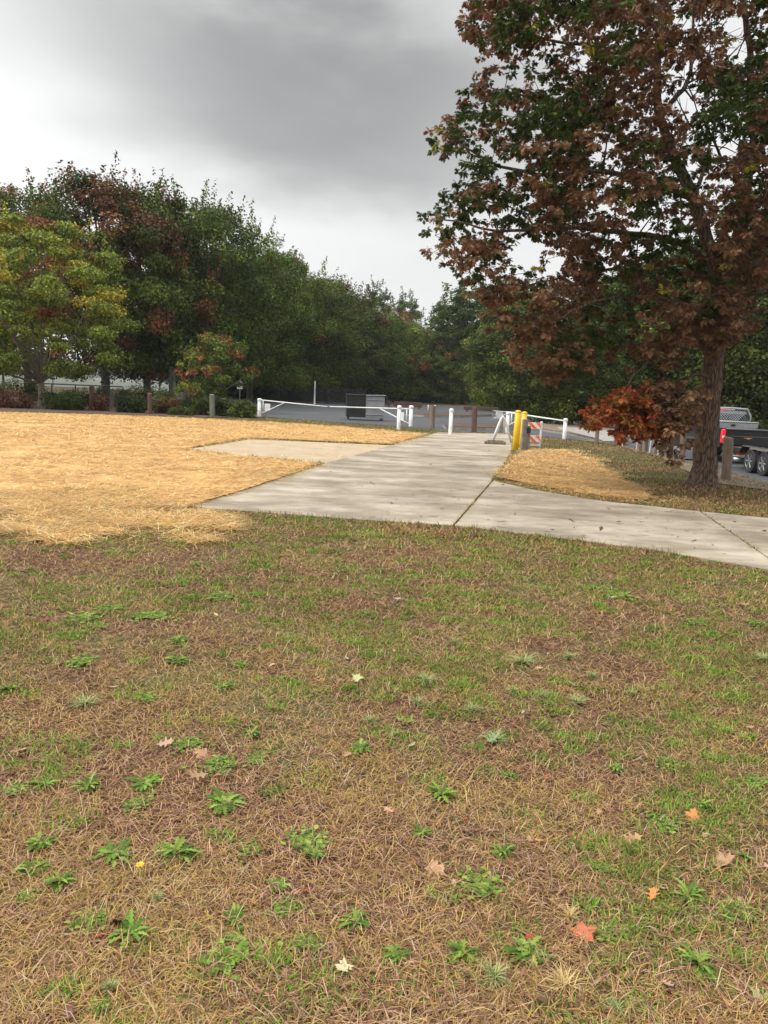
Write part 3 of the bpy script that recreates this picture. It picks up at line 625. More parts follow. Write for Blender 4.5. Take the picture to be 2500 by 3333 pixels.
# small maple, left
palM = [((.095, .15, .024), 4, -.4), ((.14, .21, .032), 5), ((.34, .34, .045), 2.2, .9), ((.28, .17, .04), 1.2, .8), (G2, 3, -.7), ((.16, .07, .03), .5)]
PM = proto_tree(21, 10, 4.9, 1.9, 190, 62000, 'vase', palM, .145, .17, 1.35, 40, .14, multi=5, top=1, flat=.4, hang=.15)
xm = gx(133, 40); put_tree(PM, 'maple_tree', xm, 40, D(88, 462, 40).z, 1.0, 'yellow green maple with several spreading stems at the left', None, bark=M_barkg)
PS = proto_tree(23, 5.2, 2.6, 1.0, 80, 11000, 'vase', [(G2, 3), (G1, 3), ((.22, .10, .04), 1.6, 1), ((.25, .15, .04), 1, 1)], .15, .09, 1.2, 20, .17, multi=3, top=1)
put_tree(PS, 'small_tree', gx(705, 44), 44, D(470, 720, 44).z, .3, 'small green tree with a rust coloured top behind the green shrubs', None, bark=M_woodg)
PSL = proto_tree(27, 3.2, .9, .6, 26, 900, 'column', [(G2, 3), ((.26, .10, .05), 1.5), (OLV, 1)], .12, .02, .15, 4, .25, multi=4)
put_tree(PSL, 'sapling', gx(622, 38), 38, D(275, 748, 38).z, 0, 'thin multi stemmed sapling with rusty leaves in the mulch bed', None, bark=M_barkg)

# ------------------------------------------------------------------ shrubs and hedges (one thing each)
def shrub(name, px, Y, wpx, toppx, label, pal, n=3800, depth=None, leaf=.09, group='shrubs in the mulch bed', nc=40, z0=0.0, boxy=.5):
    g = np.random.default_rng(int(px * 7 + Y)); x = gx(px, Y); top = P(px, toppx, Y).z; w = wpx / FPX * Y / 2; dp = depth or w * .8
    e = empty(name, (x, Y, hz(x, Y)), label=label, cat='shrub', group=group)
    u = g.random((nc, 3)) * 2 - 1; ll = (np.abs(u) ** 3).sum(1) ** (1 / 3); u = u / np.maximum(ll, .6)[:, None] * .85
    c = np.stack([u[:, 0] * w * .85, u[:, 1] * dp * .8, top * (.42 + .42 * u[:, 2])], 1)
    cc = np.array([pal[g.integers(0, len(pal))] for _ in range(nc)])
    ci = g.integers(0, nc, n); d = g.normal(size=(n, 3)); d /= np.linalg.norm(d, axis=1, keepdims=True)
    r_ = np.minimum(.34, top * .3) * (.6 + .5 * g.random(n)); pos = c[ci] + d * r_[:, None]; pos[:, 2] = np.clip(pos[:, 2], .02, top * 1.06)
    col = np.clip(cc[ci] * (.6 + .8 * g.random((n, 1))), 0, 1)
    link('foliage', leaves('foliage', g, pos, d + g.normal(size=(n, 3)) * .5 + np.array([0, 0, .5]), col, leaf), M_leaf, e)
    mb = MB()
    for j in range(9):
        t = c[g.integers(0, nc)]; mb.tube([(g.normal() * .12 * w, g.normal() * .1, -.05), (t[0] * .5, t[1] * .5, t[2] * .5), tuple(t)], [.02, .015, .006], 5, False)
    mb.build('stem', M_bark2, e); return e
GS, GB, BR, DG = (.055, .08, .017), (.095, .13, .026), (.085, .04, .025), (.022, .034, .012)
shrub('hedge', 60, 42.5, 230, 1229, 'clipped green hedge running behind the brown shrub at far left', [GS, GB, DG], 5200, nc=60)
shrub('shrub', 30, 36.5, 150, 1264, 'dead looking red brown shrub at the left picture edge', [BR, (.17, .08, .05), (.08, .05, .03)], 5200)
shrub('shrub', 205, 37, 140, 1268, 'dark green shrub just right of the maple trunk', [DG, GS, G3], 4800)
shrub('hedge', 330, 44, 260, 1262, 'low dark hedge below the black rail fence', [DG, G3], 4800, nc=60)
shrub('hedge', 480, 41, 190, 1249, 'bright topped clipped hedge behind the left wooden posts', [GB, GS, DG], 5600, nc=60)
shrub('shrub', 322, 37.5, 60, 1288, 'small brown bush between two posts under the rusty sapling', [BR, (.16, .07, .05)], 2200)
shrub('shrub', 425, 37, 100, 1285, 'leafy dark bush at the foot of the thin sapling', [GS, DG, DG], 3600)
shrub('shrub', 545, 37.6, 95, 1292, 'rust brown bush in front of the bright topped hedge', [(.15, .07, .035), BR, OLV], 3600)
shrub('shrub', 590, 36.6, 90, 1325, 'low bright green bush beside the rust brown bush', [GB, GS], 2600)
shrub('shrub', 645, 38.0, 110, 1287, 'dark green shrub left of the pale leaning post', [GS, DG, GB], 4200)
shrub('shrub', 730, 37.6, 110, 1296, 'leafy green shrub right of the pale post', [GS, GB, DG], 4600, leaf=.11)
shrub('shrub', 790, 37.3, 90, 1306, 'rounded bright green shrub beside the left gate post', [GB, GS, GB], 4600, leaf=.11)

# hazy far wood across the field
g = np.random.default_rng(77); n = 90000; xx = (g.random(n) * 2 - 1) * 1500; yy = 1900 + 60 * g.random(n)
hh = 8 + 20 * fbm(xx / 90, xx * 0, 3) + 14 * vnoise(xx / 17, xx * 0, 8); zz = hh * g.random(n) ** .6
me = leaves('distant_wood', g, np.stack([xx, yy, zz], 1), g.normal(size=(n, 3)) + np.array([0, -1.2, .4]), jit((.05, .07, .04), n, .3), 8.0)
tag(link('distant_wood', me, M_leaf), 'hazy grey wood far away across the field at left', 'wood', kind='stuff')

# ------------------------------------------------------------------ the big brown oak
OY = 14.3
def oak():
    g = np.random.default_rng(5)
    bx, by = at(1518 * 1.507, 1052 * 1.507); root = empty('oak_tree', (bx, by, hz(bx, by)), label='large oak with rust brown leaves and furrowed trunk at right', cat='tree')
    o0 = Vector((bx, by, hz(bx, by)))
    Q = lambda px, py, dy=0.0: D(px, py, by + dy) - o0
    br = MB(); nodes, rads = [], []
    def limb(pts, ra, rb, n=9, rec=True, sub=5):
        ps = [Vector(p) for p in pts]; fine = []
        for i in range(len(ps) - 1):
            a, b = ps[i], ps[i + 1]; p0 = ps[i - 1] if i else a * 2 - b; p3 = ps[i + 2] if i + 2 < len(ps) else b * 2 - a
            for j in range(sub):
                t = j / sub; fine.append(.5 * ((2 * a) + (b - p0) * t + (2 * p0 - 5 * a + 4 * b - p3) * t * t + (3 * a - p0 - 3 * b + p3) * t ** 3))
        fine.append(ps[-1]); fine = [p + Vector(g.normal(size=3)) * .012 * (1 if 0 < i < len(fine) - 1 else 0) for i, p in enumerate(fine)]
        rr_ = [ra + (rb - ra) * (i / (len(fine) - 1)) ** .85 for i in range(len(fine))]
        return fine, rr_
    trunk = MB()
    tp, tr = limb([Q(1518, 1062), Q(1526, 960), Q(1534, 860), Q(1548, 740), Q(1562, 640)], .225, .165)
    tr = [r_ * (1 + .75 * math.exp(-i * 1.1) + .10 * math.exp(-i * .3)) for i, r_ in enumerate(tr)]
    # fluted trunk with a flared foot
    nn = 40; vs = []
    for i, p in enumerate(tp):
        for k in range(nn):
            a = 2 * math.pi * k / nn; fl = 1 + .16 * math.exp(-i * .8) * math.sin(5 * a + .6) + .022 * math.sin(11 * a + i * .35) + .018 * math.sin(17 * a - i * .3)
            vs.append((p.x + math.cos(a) * tr[i] * fl, p.y + math.sin(a) * tr[i] * fl, p.z))
    fs = [(i * nn + k, i * nn + (k + 1) % nn, (i + 1) * nn + (k + 1) % nn, (i + 1) * nn + k) for i in range(len(tp) - 1) for k in range(nn)]
    trunk.add(vs, fs); trunk.build('trunk', M_oak, root, True)
    F = tp[-1]
    limbs = [
     ([F + Vector((0, 0, -.25)), Q(1540, 560, .1), Q(1500, 430, .2), Q(1458, 346, .2), Q(1425, 255, .1), Q(1418, 140, 0), Q(1430, 20, .2), Q(1440, -140, .3), Q(1430, -300, .2)], .15, .03),
     ([F + Vector((0, 0, -.2)), Q(1585, 542, -.1), Q(1622, 456, -.2), Q(1690, 400, -.4), Q(1790, 330, -.5), Q(1880, 240, -.4)], .12, .03),
     ([F + Vector((0, 0, -.2)), Q(1590, 520, .4), Q(1612, 420, .5), Q(1626, 290, .6), Q(1618, 100, .6), Q(1600, -40, .5), Q(1590, -220, .4)], .12, .03),
     ([Q(1425, 255, .1), Q(1455, 215, .2), Q(1488, 170, .5), Q(1496, 80, .8), Q(1500, -60, 1.0)], .06, .018),
     ([Q(1500, 430, .2), Q(1420, 400, -.5), Q(1300, 370, -.9), Q(1180, 380, -1.2), Q(1060, 350, -1.4), Q(960, 290, -1.5)], .07, .012),
     ([Q(1458, 346, .2), Q(1360, 300, .8), Q(1240, 250, 1.2), Q(1140, 210, 1.4), Q(1060, 190, 1.5)], .06, .012),
     ([Q(1540, 560, .1), Q(1450, 520, -.6), Q(1330, 500, -1.2), Q(1200, 490, -1.6), Q(1080, 500, -1.8), Q(960, 475, -1.9)], .07, .012),
     ([Q(1545, 600, .1), Q(1440, 590, .7), Q(1330, 580, 1.2), Q(1210, 600, 1.6), Q(1120, 620, 1.8)], .06, .012),
     ([Q(1550, 700, 0), Q(1480, 660, -.7), Q(1390, 640, -1.4), Q(1290, 650, -1.9), Q(1200, 690, -2.1)], .055, .012),
     ([Q(1418, 140, 0), Q(1320, 110, -.6), Q(1200, 90, -1.0), Q(1080, 60, -1.2)], .05, .012),
     ([Q(1425, 30, .2), Q(1320, -20, .5), Q(1200, -60, .8), Q(1090, -80, 1.0)], .05, .012),
     ([Q(1545, 760, .1), Q(1490, 745, -.6), Q(1430, 760, -1.1), Q(1380, 800, -1.4), Q(1330, 860, -1.6)], .045, .012),
     ([Q(1540, 820, .1), Q(1500, 810, -.7), Q(1470, 850, -1.2), Q(1450, 910, -1.4)], .035, .012),
     ([Q(1562, 680, 0), Q(1610, 640, -.6), Q(1680, 620, -1.1), Q(1780, 600, -1.5)], .05, .012),
     ([Q(1622, 456, -.2), Q(1600, 400, -1.2), Q(1560, 340, -2.0), Q(1520, 260, -2.6)], .05, .012),
     ([Q(1500, 430, .2), Q(1520, 360, 1.2), Q(1540, 280, 2.1), Q(1560, 180, 2.8)], .05, .012),
     ([Q(1450, 400, .1), Q(1400, 420, 1.3), Q(1350, 430, 2.3), Q(1300, 420, 3.0)], .05, .012),
     ([Q(1440, -140, .3), Q(1340, -180, -.4), Q(1220, -180, -.7)], .04, .012),
     ([Q(1600, -40, .5), Q(1700, -100, 0), Q(1800, -140, -.3)], .05, .012),
     ([Q(1626, 290, .6), Q(1720, 220, .8), Q(1820, 120, .9)], .05, .012)]
    for pts, ra, rb in limbs:
        f_, r_ = limb(pts, ra, rb); br.tube(f_, r_, 8, False); nodes += f_; rads += r_
    # silhouette traced from the photograph in the 1659-wide view
    k_ = 1 / 1.507
    def c3(x, y): return ((1300 + x / 1.3825) * k_, (y / 1.3825) * k_)
    def c4(x, y): return ((1300 + x / 1.3825) * k_, (800 + y / 1.3825) * k_)
    SIL = [(1010, -430)] + [c3(*p) for p in ((325, 0), (330, 80), (355, 195), (440, 250), (600, 310), (470, 330), (370, 350), (360, 430), (280, 470), (265, 550), (180, 550), (105, 610), (170, 695), (280, 730), (390, 780), (250, 800), (220, 880), (140, 930), (85, 975), (150, 1040), (170, 1110), (255, 1180), (270, 1240))]
    SIL += [c4(*p) for p in ((290, 90), (350, 190), (430, 270), (500, 370), (520, 530), (610, 590), (760, 570), (860, 520), (960, 480), (1090, 500), (1150, 520), (1210, 640), (1180, 830), (1250, 930), (1300, 860), (1330, 700), (1440, 620), (1530, 540))]
    SIL += [(1640, 590), (1760, 640), (1900, 640), (2120, 600), (2160, 300), (2100, -100), (1900, -430)]
    RED = [c4(*p) for p in ((862, 765), (940, 670), (1080, 620), (1165, 630), (1170, 840), (1090, 825), (1010, 850), (985, 845), (960, 780), (895, 830), (868, 810))]
    holes = [c3(*p) + (r_,) for p, r_ in (((700, 95), 22), ((752, 245), 26), ((545, 330), 30), ((690, 390), 18), ((1230, 480), 34), ((1270, 330), 30), ((1450, 645), 34), ((1190, 540), 14), ((380, 1005), 24), ((600, 910), 16), ((540, 1100), 22), ((700, 1200), 30), ((1090, 1030), 22), ((640, 1185), 26), ((1560, 110), 45), ((1520, 200), 30), ((560, 700), 22), ((980, 700), 18), ((420, 600), 14), ((910, 950), 14), ((460, 760), 14), ((1370, 480), 16), ((1340, 120), 20))]
    holes += [c4(500, 60) + (26,), c4(640, 110) + (22,), c4(960, 150) + (14,)]
    cl = []; tries = 0; cxp, cyp = 1540, 190
    def uvd(px, py):
        return min(1.0, math.hypot((px - cxp) / 640, (py - cyp) / 640))
    while len(cl) < 1800 and tries < 200000:
        tries += 1; px, py = g.uniform(895, 2170), g.uniform(-430, 1000)
        if px > 1760 and g.random() < .5: continue
        if py < -60 and g.random() < .7: continue
        if not inpoly(np.array([px]), np.array([py]), SIL)[0]: continue
        low = py > 520
        dmax = 4.2 * math.sqrt(max(.05, 1 - uvd(px, py) ** 2)) if not low else 2.4
        dy = g.uniform(-dmax, dmax)
        if py > 700 and px > 1200 and px < 1620: dy = g.uniform(-1.8, .6)
        if py > 800: dy = g.uniform(-1.8, -.6)
        if any(math.hypot(px - a, py - b) < c + 12 for a, b, c in holes): continue
        cn = fbm(np.float64(px / 90), np.float64(py / 90 + dy * .9), 4)
        if cn < (.39 if py < 560 else .42): continue
        if 1430 < px < 1650 and py > 735: continue
        if 1380 < px and py > 800: continue
        cl.append((Q(px, py, dy), px, py))
    DROOP = [c4(*p) for p in ((1150, 640), (1270, 620), (1290, 720), (1255, 830), (1225, 930), (1195, 900), (1160, 800))]
    nd = 0
    while nd < 40:
        px, py = g.uniform(1330, 1520), g.uniform(740, 980)
        if inpoly(np.array([px]), np.array([py]), DROOP)[0]: cl.append((Q(px, py, g.uniform(-2.2, -1.2)), px, py)); nd += 1
    nred = 0
    while nred < 70:
        px, py = g.uniform(1250, 1470), g.uniform(780, 960)
        if inpoly(np.array([px]), np.array([py]), RED)[0]: cl.append((Q(px, py, g.uniform(-2.1, -1.3)), -1, py)); nred += 1
    # twigs: each clump joins the nearest limb node
    cl.sort(key=lambda c: (c[0] - Vector((0, 0, 5))).length)
    NA = np.array([tuple(p) for p in nodes]); NR = list(rads); pos, nrm, col, rpos, rnrm, rcol = [], [], [], [], [], []
    tw = MB(); ext = np.zeros((6000, 3)); ext[:len(NA)] = NA; cnt = len(NA)
    for c, px, py in cl:
        cv = np.array(c); d2 = ((ext[:cnt] - cv) ** 2).sum(1); q_ = int(d2.argmin()); a = Vector(ext[q_]); ln_ = math.sqrt(d2[q_])
        r0_ = min(NR[q_] * .6, .010 + .012 * ln_)
        if ln_ > .25:
            m1 = a.lerp(c, .5) + Vector(g.normal(size=3)) * .07 * ln_ + Vector((0, 0, .06 * ln_)); tw.tube([a, m1, c], [r0_, r0_ * .7, r0_ * .35], 5, False)
            if cnt < 5990: ext[cnt] = m1; NR.append(r0_ * .7); ext[cnt + 1] = cv; NR.append(r0_ * .45); cnt += 2
        red = px < 0; kg = fbm(np.float64(c.x * .8), np.float64(c.z * .8 + c.y * .5), 12); green = (not red) and py < 800 and (kg + g.uniform(-.07, .07) > .53)
        # sub-rosettes
        for s_ in range(4 if not red else 3):
            o = cv + g.normal(size=3) * np.array([.17, .17, .13]) * (1 if not red else .6); ax = o - np.array(a); ax = ax / (np.linalg.norm(ax) + 1e-6) + g.normal(size=3) * .4
            if ln_ > .1 and g.random() < .5: tw.tube([c, tuple(o)], [.006, .003], 4, False)
            m = 19; th = g.random(m) * 6.283; rad = np.stack([np.cos(th), np.sin(th), g.normal(size=m) * .5 - .15], 1) + ax * .35
            p_ = o + rad * .025; nr_ = np.array([0, 0, 1.0]) + g.normal(size=(m, 3)) * .55 + rad * .35
            if red: base = [(.42, .12, .045), (.30, .075, .035), (.34, .16, .05)][g.integers(0, 3)]
            elif green: base = [(.065, .095, .022), (.045, .068, .018)][g.integers(0, 2)]
            else: base = [(.20, .108, .058), (.28, .165, .095), (.13, .070, .040), (.195, .098, .052)][g.integers(0, 4)]
            if not red and g.random() < .018: base = (.34, .30, .05)
            cc_ = np.clip(np.array(base) * (.65 + .7 * g.random((m, 1))), 0, 1)
            (rpos if red else pos).append(p_); (rcol if red else col).append(cc_); (rnrm if red else nrm).append((nr_, rad))
    br.build('limbs', M_oak, root, True); tw.build('twigs', M_bark2, root)
    # bare dead twigs high at right
    dt = MB()
    for _ in range(46):
        p = Q(g.uniform(1450, 1659), g.uniform(-60, 330), g.uniform(-1, 1.5)); d = Vector((g.uniform(-.7, .9), g.uniform(-.4, .4), g.uniform(.2, 1))).normalized() * g.uniform(.5, 1.1); m_ = p + d * .5 + Vector(g.normal(size=3)) * .06
        dt.tube([p, m_, p + d], [.014, .009, .003], 5, False)
        for _k in range(4):
            t = g.uniform(.2, .9); b = p + d * t; e = Vector(g.normal(size=3)) * .22 + d * .25; dt.tube([b, b + e], [.006, .002], 4, False)
    dt.build('bare_twigs', M_bark2, root)
    for nm, ps, ns, cs, sz in (('crown', pos, nrm, col, .100), ('red_foliage', rpos, rnrm, rcol, .10)):
        ps = np.concatenate(ps); nn_ = np.concatenate([a for a, b in ns]); xx_ = np.concatenate([b for a, b in ns]); cs = np.concatenate(cs); s = sz * (.7 + .6 * g.random(len(ps)))
        o = link(nm, scatter(nm, OAK[0], OAK[1], ps, xx_ + np.array([0, 0, -.25]), nn_, np.stack([s, s, s], 1), cs), M_leaf, root)
        if nm == 'red_foliage': o['label'] = 'low hanging branch of bright red leaves left of the trunk'
def oakbark():
    m, nt, b, N, L = newmat('furrowed_oak_bark')
    tc = N.new('ShaderNodeTexCoord'); mp = N.new('ShaderNodeMapping'); mp.inputs['Scale'].default_value = (1, 1, .16); L.new(tc.outputs['Object'], mp.inputs[0])
    v = N.new('ShaderNodeTexVoronoi'); v.feature = 'DISTANCE_TO_EDGE'; v.inputs['Scale'].default_value = 24
    n = N.new('ShaderNodeTexNoise'); n.inputs['Scale'].default_value = 14; n.inputs['Detail'].default_value = 5; L.new(mp.outputs[0], n.inputs['Vector'])
    ad = N.new('ShaderNodeVectorMath'); ad.operation = 'ADD'; sc = N.new('ShaderNodeVectorMath'); sc.operation = 'SCALE'; sc.inputs['Scale'].default_value = .06
    L.new(n.outputs['Color'], sc.inputs[0]); L.new(mp.outputs[0], ad.inputs[0]); L.new(sc.outputs[0], ad.inputs[1]); L.new(ad.outputs[0], v.inputs['Vector'])
    r_ = N.new('ShaderNodeValToRGB'); e = r_.color_ramp.elements; e[0].position = .02; e[0].color = (.035, .022, .015, 1); e[1].position = .22; e[1].color = (.175, .115, .08, 1); L.new(v.outputs['Distance'], r_.inputs[0])
    L.new(r_.outputs[0], b.inputs['Base Color']); b.inputs['Roughness'].default_value = .95
    bp = N.new('ShaderNodeBump'); bp.inputs['Strength'].default_value = 1; bp.inputs['Distance'].default_value = .03; L.new(v.outputs['Distance'], bp.inputs['Height']); L.new(bp.outputs[0], b.inputs['Normal'])
    return m
M_oak = oakbark()
oak()

# ------------------------------------------------------------------ posts
def wood_post(px, base, top, wpx, material, label, group):
    x, y = at(px, base); zt = P(px, top, y).z; z0 = hz(x, y); h = zt - z0; r_ = wpx / FPX * y / 2; q = random.Random(px)
    mb = MB(); n = 12; prof = [(1.0, -.1), (1.0, .02), (.96, h * .4), (.98, h * .8), (.95, h - .03), (.86, h)]
    sl = q.uniform(-.03, .03); vs = []
    for j, (s, z) in enumerate(prof):
        for k in range(n):
            a = 2 * math.pi * k / n; f = 1 + .06 * math.sin(3 * a + px) + .04 * math.sin(5 * a + z * 3)
            vs.append((r_ * s * f * math.cos(a), r_ * s * f * math.sin(a), z + (sl * math.cos(a + px) if j >= 4 else 0)))
    fs = [(i * n + k, i * n + (k + 1) % n, (i + 1) * n + (k + 1) % n, (i + 1) * n + k) for i in range(5) for k in range(n)] + [tuple(range(5 * n, 6 * n))]
    mb.add(vs, fs); o = mb.build('wooden_post', material, None, False); o.location = (x, y, z0); o.rotation_euler = (q.uniform(-.03, .03), q.uniform(-.03, .03), q.random() * 6)
    return tag(o, label, 'post', group)
BP, RP = 'wooden posts in the mulch bed', 'wooden posts along the road edge'
for a in ((300, 1331, 1257, 16, M_woodr, 'dark brown wooden post just right of the dark shrub by the maple', BP), (364, 1330, 1266, 13, M_woodg, 'dark mossy wooden post under the rust tree trunk', BP),
          (386, 1326, 1264, 13, M_wood, 'pale brown wooden post left of the thin sapling', BP), (488, 1349, 1280, 15, M_woodr, 'reddish wooden post right of the thin sapling', BP),
          (594, 1337, 1278, 14, M_woodg, 'mossy wooden post behind the low bright bush', BP), (692, 1359, 1284, 17, M_woodg, 'pale grey green wooden post between two leafy shrubs', BP),
          (806, 1340, 1302, 11, M_woodg, 'short dark post half hidden in the shrub by the gate', BP),
          (1405, 1394, 1320, 18, M_wood, 'brown wooden post just right of the double white gate', RP), (1543, 1408, 1325, 17, M_woodr, 'dark brown wooden post between the white centre post and the A frame', RP),
          (1941, 1442, 1392, 13, M_wood, 'wooden post standing under the left end of the red oak leaves', RP), (2083, 1456, 1386, 13, M_wood, 'wooden post with a pale stake at its left under the red leaves', RP),
          (2099, 1465, 1402, 17, M_wood, 'stout grey wooden post between two pale stakes', RP), (2130, 1468, 1408, 12, M_wood, 'slim wooden post behind the drooping brown leaves', RP), (2156, 1478, 1416, 16, M_wood, 'weathered post nearly hidden behind drooping brown leaves', RP),
          (2181, 1490, 1425, 17, M_woodr, 'dark red brown post showing below the drooping brown leaves', RP), (2218, 1503, 1396, 19, M_wood, 'tall wooden post just left of the oak trunk', RP), (2361, 1563, 1423, 32, M_wood, 'nearest and thickest wooden post, just right of the oak trunk', RP)):
    wood_post(*a)
def white_post(px, base, top, label, rpx=6, group='white gate posts'):
    x, y = at(px, base); h = P(px, top, y).z - hz(x, y); r_ = rpx / FPX * y
    e = empty('gate_post', (x, y, hz(x, y)), label=label, cat='post', group=group)
    MB().lathe((0, 0, 0), [(r_ * 1.02, -.1), (r_, .05), (r_, h - .10)], 18).build('post_tube', M_white, e, True)
    MB().lathe((0, 0, 0), [(r_ * 1.22, h - .11), (r_ * 1.25, h - .03), (r_ * .9, h), (r_ * .3, h + .012)], 18).build('cap', M_white, e, False); return e, (x, y), h
pA = white_post(844, 1357, 1297, 'leftmost white post of the double gate beside the rounded shrub')
pB = white_post(1336, 1389, 1320, 'right hinge post of the double white gate')
white_post(1297, 1399, 1320, 'white latch post standing in front of the double gate')
white_post(1465, 1416, 1330, 'lone white post at the far end of the concrete path')
pC = white_post(1650, 1411, 1340, 'white post behind the A frame stand'); pD = white_post(1836, 1430, 1362, 'rightmost white gate post on the grass')
def gate_leaf(a, b, z0, z1, zb, label, flip_sign=0.12, r_=.028, brace=.38, group='white swing gate leaves', sign=True):
    """a = hinge side xy, b = free end; rail from z0 at a to z1 at b, upright down to zb"""
    A_, B_ = Vector((a[0], a[1], 0)), Vector((b[0], b[1], 0)); d = (B_ - A_); ln_ = d.length; u = d.normalized()
    e = empty('swing_gate', (A_.x, A_.y, hz(A_.x, A_.y)), label=label, cat='gate', group=group)
    p = lambda t, z: (u * (t * ln_)) + Vector((0, 0, z))
    tv = .22 / ln_ * 1.0
    MB().tube([p(0.02, z0 + .02), p(tv, z0), p(.6, z0 + (z1 - z0) * .6), p(1, z1)], r_, 10).build('top_rail', M_white, e, True)
    MB().tube([p(tv, z0), p(tv, zb)], r_ * .9, 10).build('upright', M_white, e, True)
    MB().tube([p(0.02, zb - .04), p(tv, zb), p(brace, z0 + (z1 - z0) * brace)], r_ * .85, 10).build('brace', M_white, e, True)
    if sign:
        s = MB(); s.box((u * (flip_sign * ln_)) + Vector((0, 0, (z0 + zb) / 2 - .02)) , (.34, .012, .34), math.atan2(u.y, u.x), .004); s.build('sign_panel', M_white, e)
    for zq in (z0 + .02, zb - .03): MB().lathe(tuple(p(.008, zq - .03)), [(r_ * 1.7, 0), (r_ * 1.7, .06)], 10).build('hinge', M_grey, e)
    MB().tube([p(1, z1) + Vector((0, 0, .04)), p(1, z1) - Vector((0, 0, .06))], r_ * 1.2, 8).build('latch', M_grey, e, True)
    return e
a_, b_ = Vector(pA[1]), Vector(pB[1]); mid = a_.lerp(b_, .475)
gate_leaf(a_, mid, .84, .70, .22, 'left leaf of the double white gate, sagging towards the middle')
gate_leaf(b_, a_.lerp(b_, .485), .80, .71, .19, 'right leaf of the double white gate in front of the bin')
c_, d_ = Vector(pC[1]), Vector(pD[1])
gate_leaf(c_, c_.lerp(d_, .985), .88, .72, .42, 'single white gate leaf behind the yellow bollards', r_=.03, brace=.36, sign=False)
x2, y2 = gx(1715, 35), 35.0; x1, y1 = gx(1607, 34), 34.0
e_ = gate_leaf((x1, y1), (x2, y2), .90, .86, .62, 'short white gate leaf seen beyond the A frame stand', sign=True, flip_sign=.22, r_=.024, brace=.55)

# ------------------------------------------------------------------ bollards, stand, barricade, bins
def bollard(px, base, top, wpx, label):
    x, y = at(px, base); h = P(px, top, y).z; r_ = wpx / FPX * y / 2; e = empty('bollard', (x, y, .0), label=label, cat='bollard', group='yellow bollards by the path')
    e.rotation_euler = (0, .02, 0)
    MB().lathe((0, 0, 0), [(r_, -.05), (r_, h * .5), (r_, h - .02)], 24).build('sleeve', M_yellow, e, True)
    MB().lathe((0, 0, 0), [(r_ * 1.03, h - .03), (r_ * 1.03, h - .012), (r_ * .92, h + .012), (r_ * .6, h + .032), (r_ * .1, h + .04)], 24).build('domed_cap', M_yellow, e, True)
    MB().lathe((0, 0, 0), [(r_ * 1.5, 0), (r_ * 1.45, .035), (r_ * 1.05, .04)], 24).build('footing', M_kerb, e)
bollard(1676, 1470, 1339, 20, 'front yellow bollard at the corner of the concrete path')
bollard(1697, 1464, 1343, 18, 'second yellow bollard, partly hidden behind the front one')
x, y = at(1703, 1469); e = empty('steel_post', (x, y, 0), .15, label='grey square steel post with a lock box beside the yellow bollards', cat='post')
hh_ = P(1703, 1364, y).z
MB().box((0, 0, hh_ / 2 - .02), (.15, .13, hh_ + .04), 0, .012).build('square_tube', M_grey, e)
MB().box((.13, .01, .36), (.09, .09, .78), 0, .01).build('side_tube', M_grey, e)
MB().box((.10, -.075, .62), (.12, .03, .16), 0, .008).build('lock_box', M_dark, e); MB().tube([(.10, -.10, .54), (.10, -.105, .46), (.13, -.10, .42)], .010, 6).build('chain', M_dark, e)
MB().box((0, 0, -.005), (.34, .30, .03), 0, .004).build('base_plate', M_kerb, e)
# A-shaped stand of white pipe on a plank
x, y = at(1612, 1447); e = empty('pipe_stand', (x, y, .02), 0, label='white A shaped pipe stand on a flat weathered plank base', cat='stand')
def loc(px, py, Y): v = P(px, py, Y); return (v.x - x, v.y - y, v.z - .02)
ap = loc(1636, 1356, y + .1); MB().tube([loc(1602, 1436, y - .05), loc(1622, 1385, y + .02), loc(1633, 1360, y + .08), ap, loc(1643, 1364, y + .12), loc(1652, 1395, y + .15), loc(1664, 1441, y + .2)], .038, 10).build('bent_pipe', M_white, e, True)
MB().tube([loc(1606, 1434, y + .25), loc(1625, 1388, y + .2), ap], .026, 8).build('rear_strut', M_white, e, True)
MB().tube([loc(1641, 1362, y + .12), loc(1643, 1412, y + .5)], .03, 8).build('rear_leg', M_white, e, True)
MB().box((-.02, -.05, .045), (.68, .32, .09), -.05, .012).build('plank_base', M_wood, e); MB().box((0, .0, .105), (.52, .22, .03), -.05, .006).build('top_plank', M_woodg, e)
# barricade
x, y = at(1735, 1458); e = empty('barricade', (x, y, 0), -.12, label='folding barricade with two orange and white striped boards', cat='barricade')
w_ = .58; hb = P(1745, 1371, y).z
for s in (-1, 1):
    for d, yy_ in ((0, -.16), (1, .16)):
        MB().box((s * w_ / 2 - .08, yy_ * .5, hb / 2), (.055, .035, hb), 0, .004, rx=(.16 if d else -.16) * -1).build('leg', M_white, e)
for zc in (hb * .84, hb * .36):
    f_ = -.08 * (zc / hb) * 0 - .075 - (.16 * (1 - zc / hb)) * .55
    bd = MB(); bd.box((-.08, f_ - .03, zc), (w_ + .02, .022, .20), 0, .003); b = bd.build('striped_board', M_white, e)
    st = MB()
    for k in range(-2, 3):
        cxx = -.08 + k * .26; poly = []
        xl, xr = -.08 - w_ / 2 - .005, -.08 + w_ / 2 + .005
        q_ = [(cxx - .065 - .1, zc + .095), (cxx + .065 - .1, zc + .095), (cxx + .065 + .1, zc - .095), (cxx - .065 + .1, zc - .095)]
        q_ = [(min(max(a, xl), xr), b2) for a, b2 in q_]
        if abs(q_[0][0] - q_[1][0]) + abs(q_[2][0] - q_[3][0]) < .05: continue
        st.prism(q_, 'Y', f_ - .046, f_ - .0415)
    st.build('stripes', M_orange, b)
MB().box((-.08, -.12, .10), (w_, .03, .06), 0, .003).build('lower_rail', M_white, e)
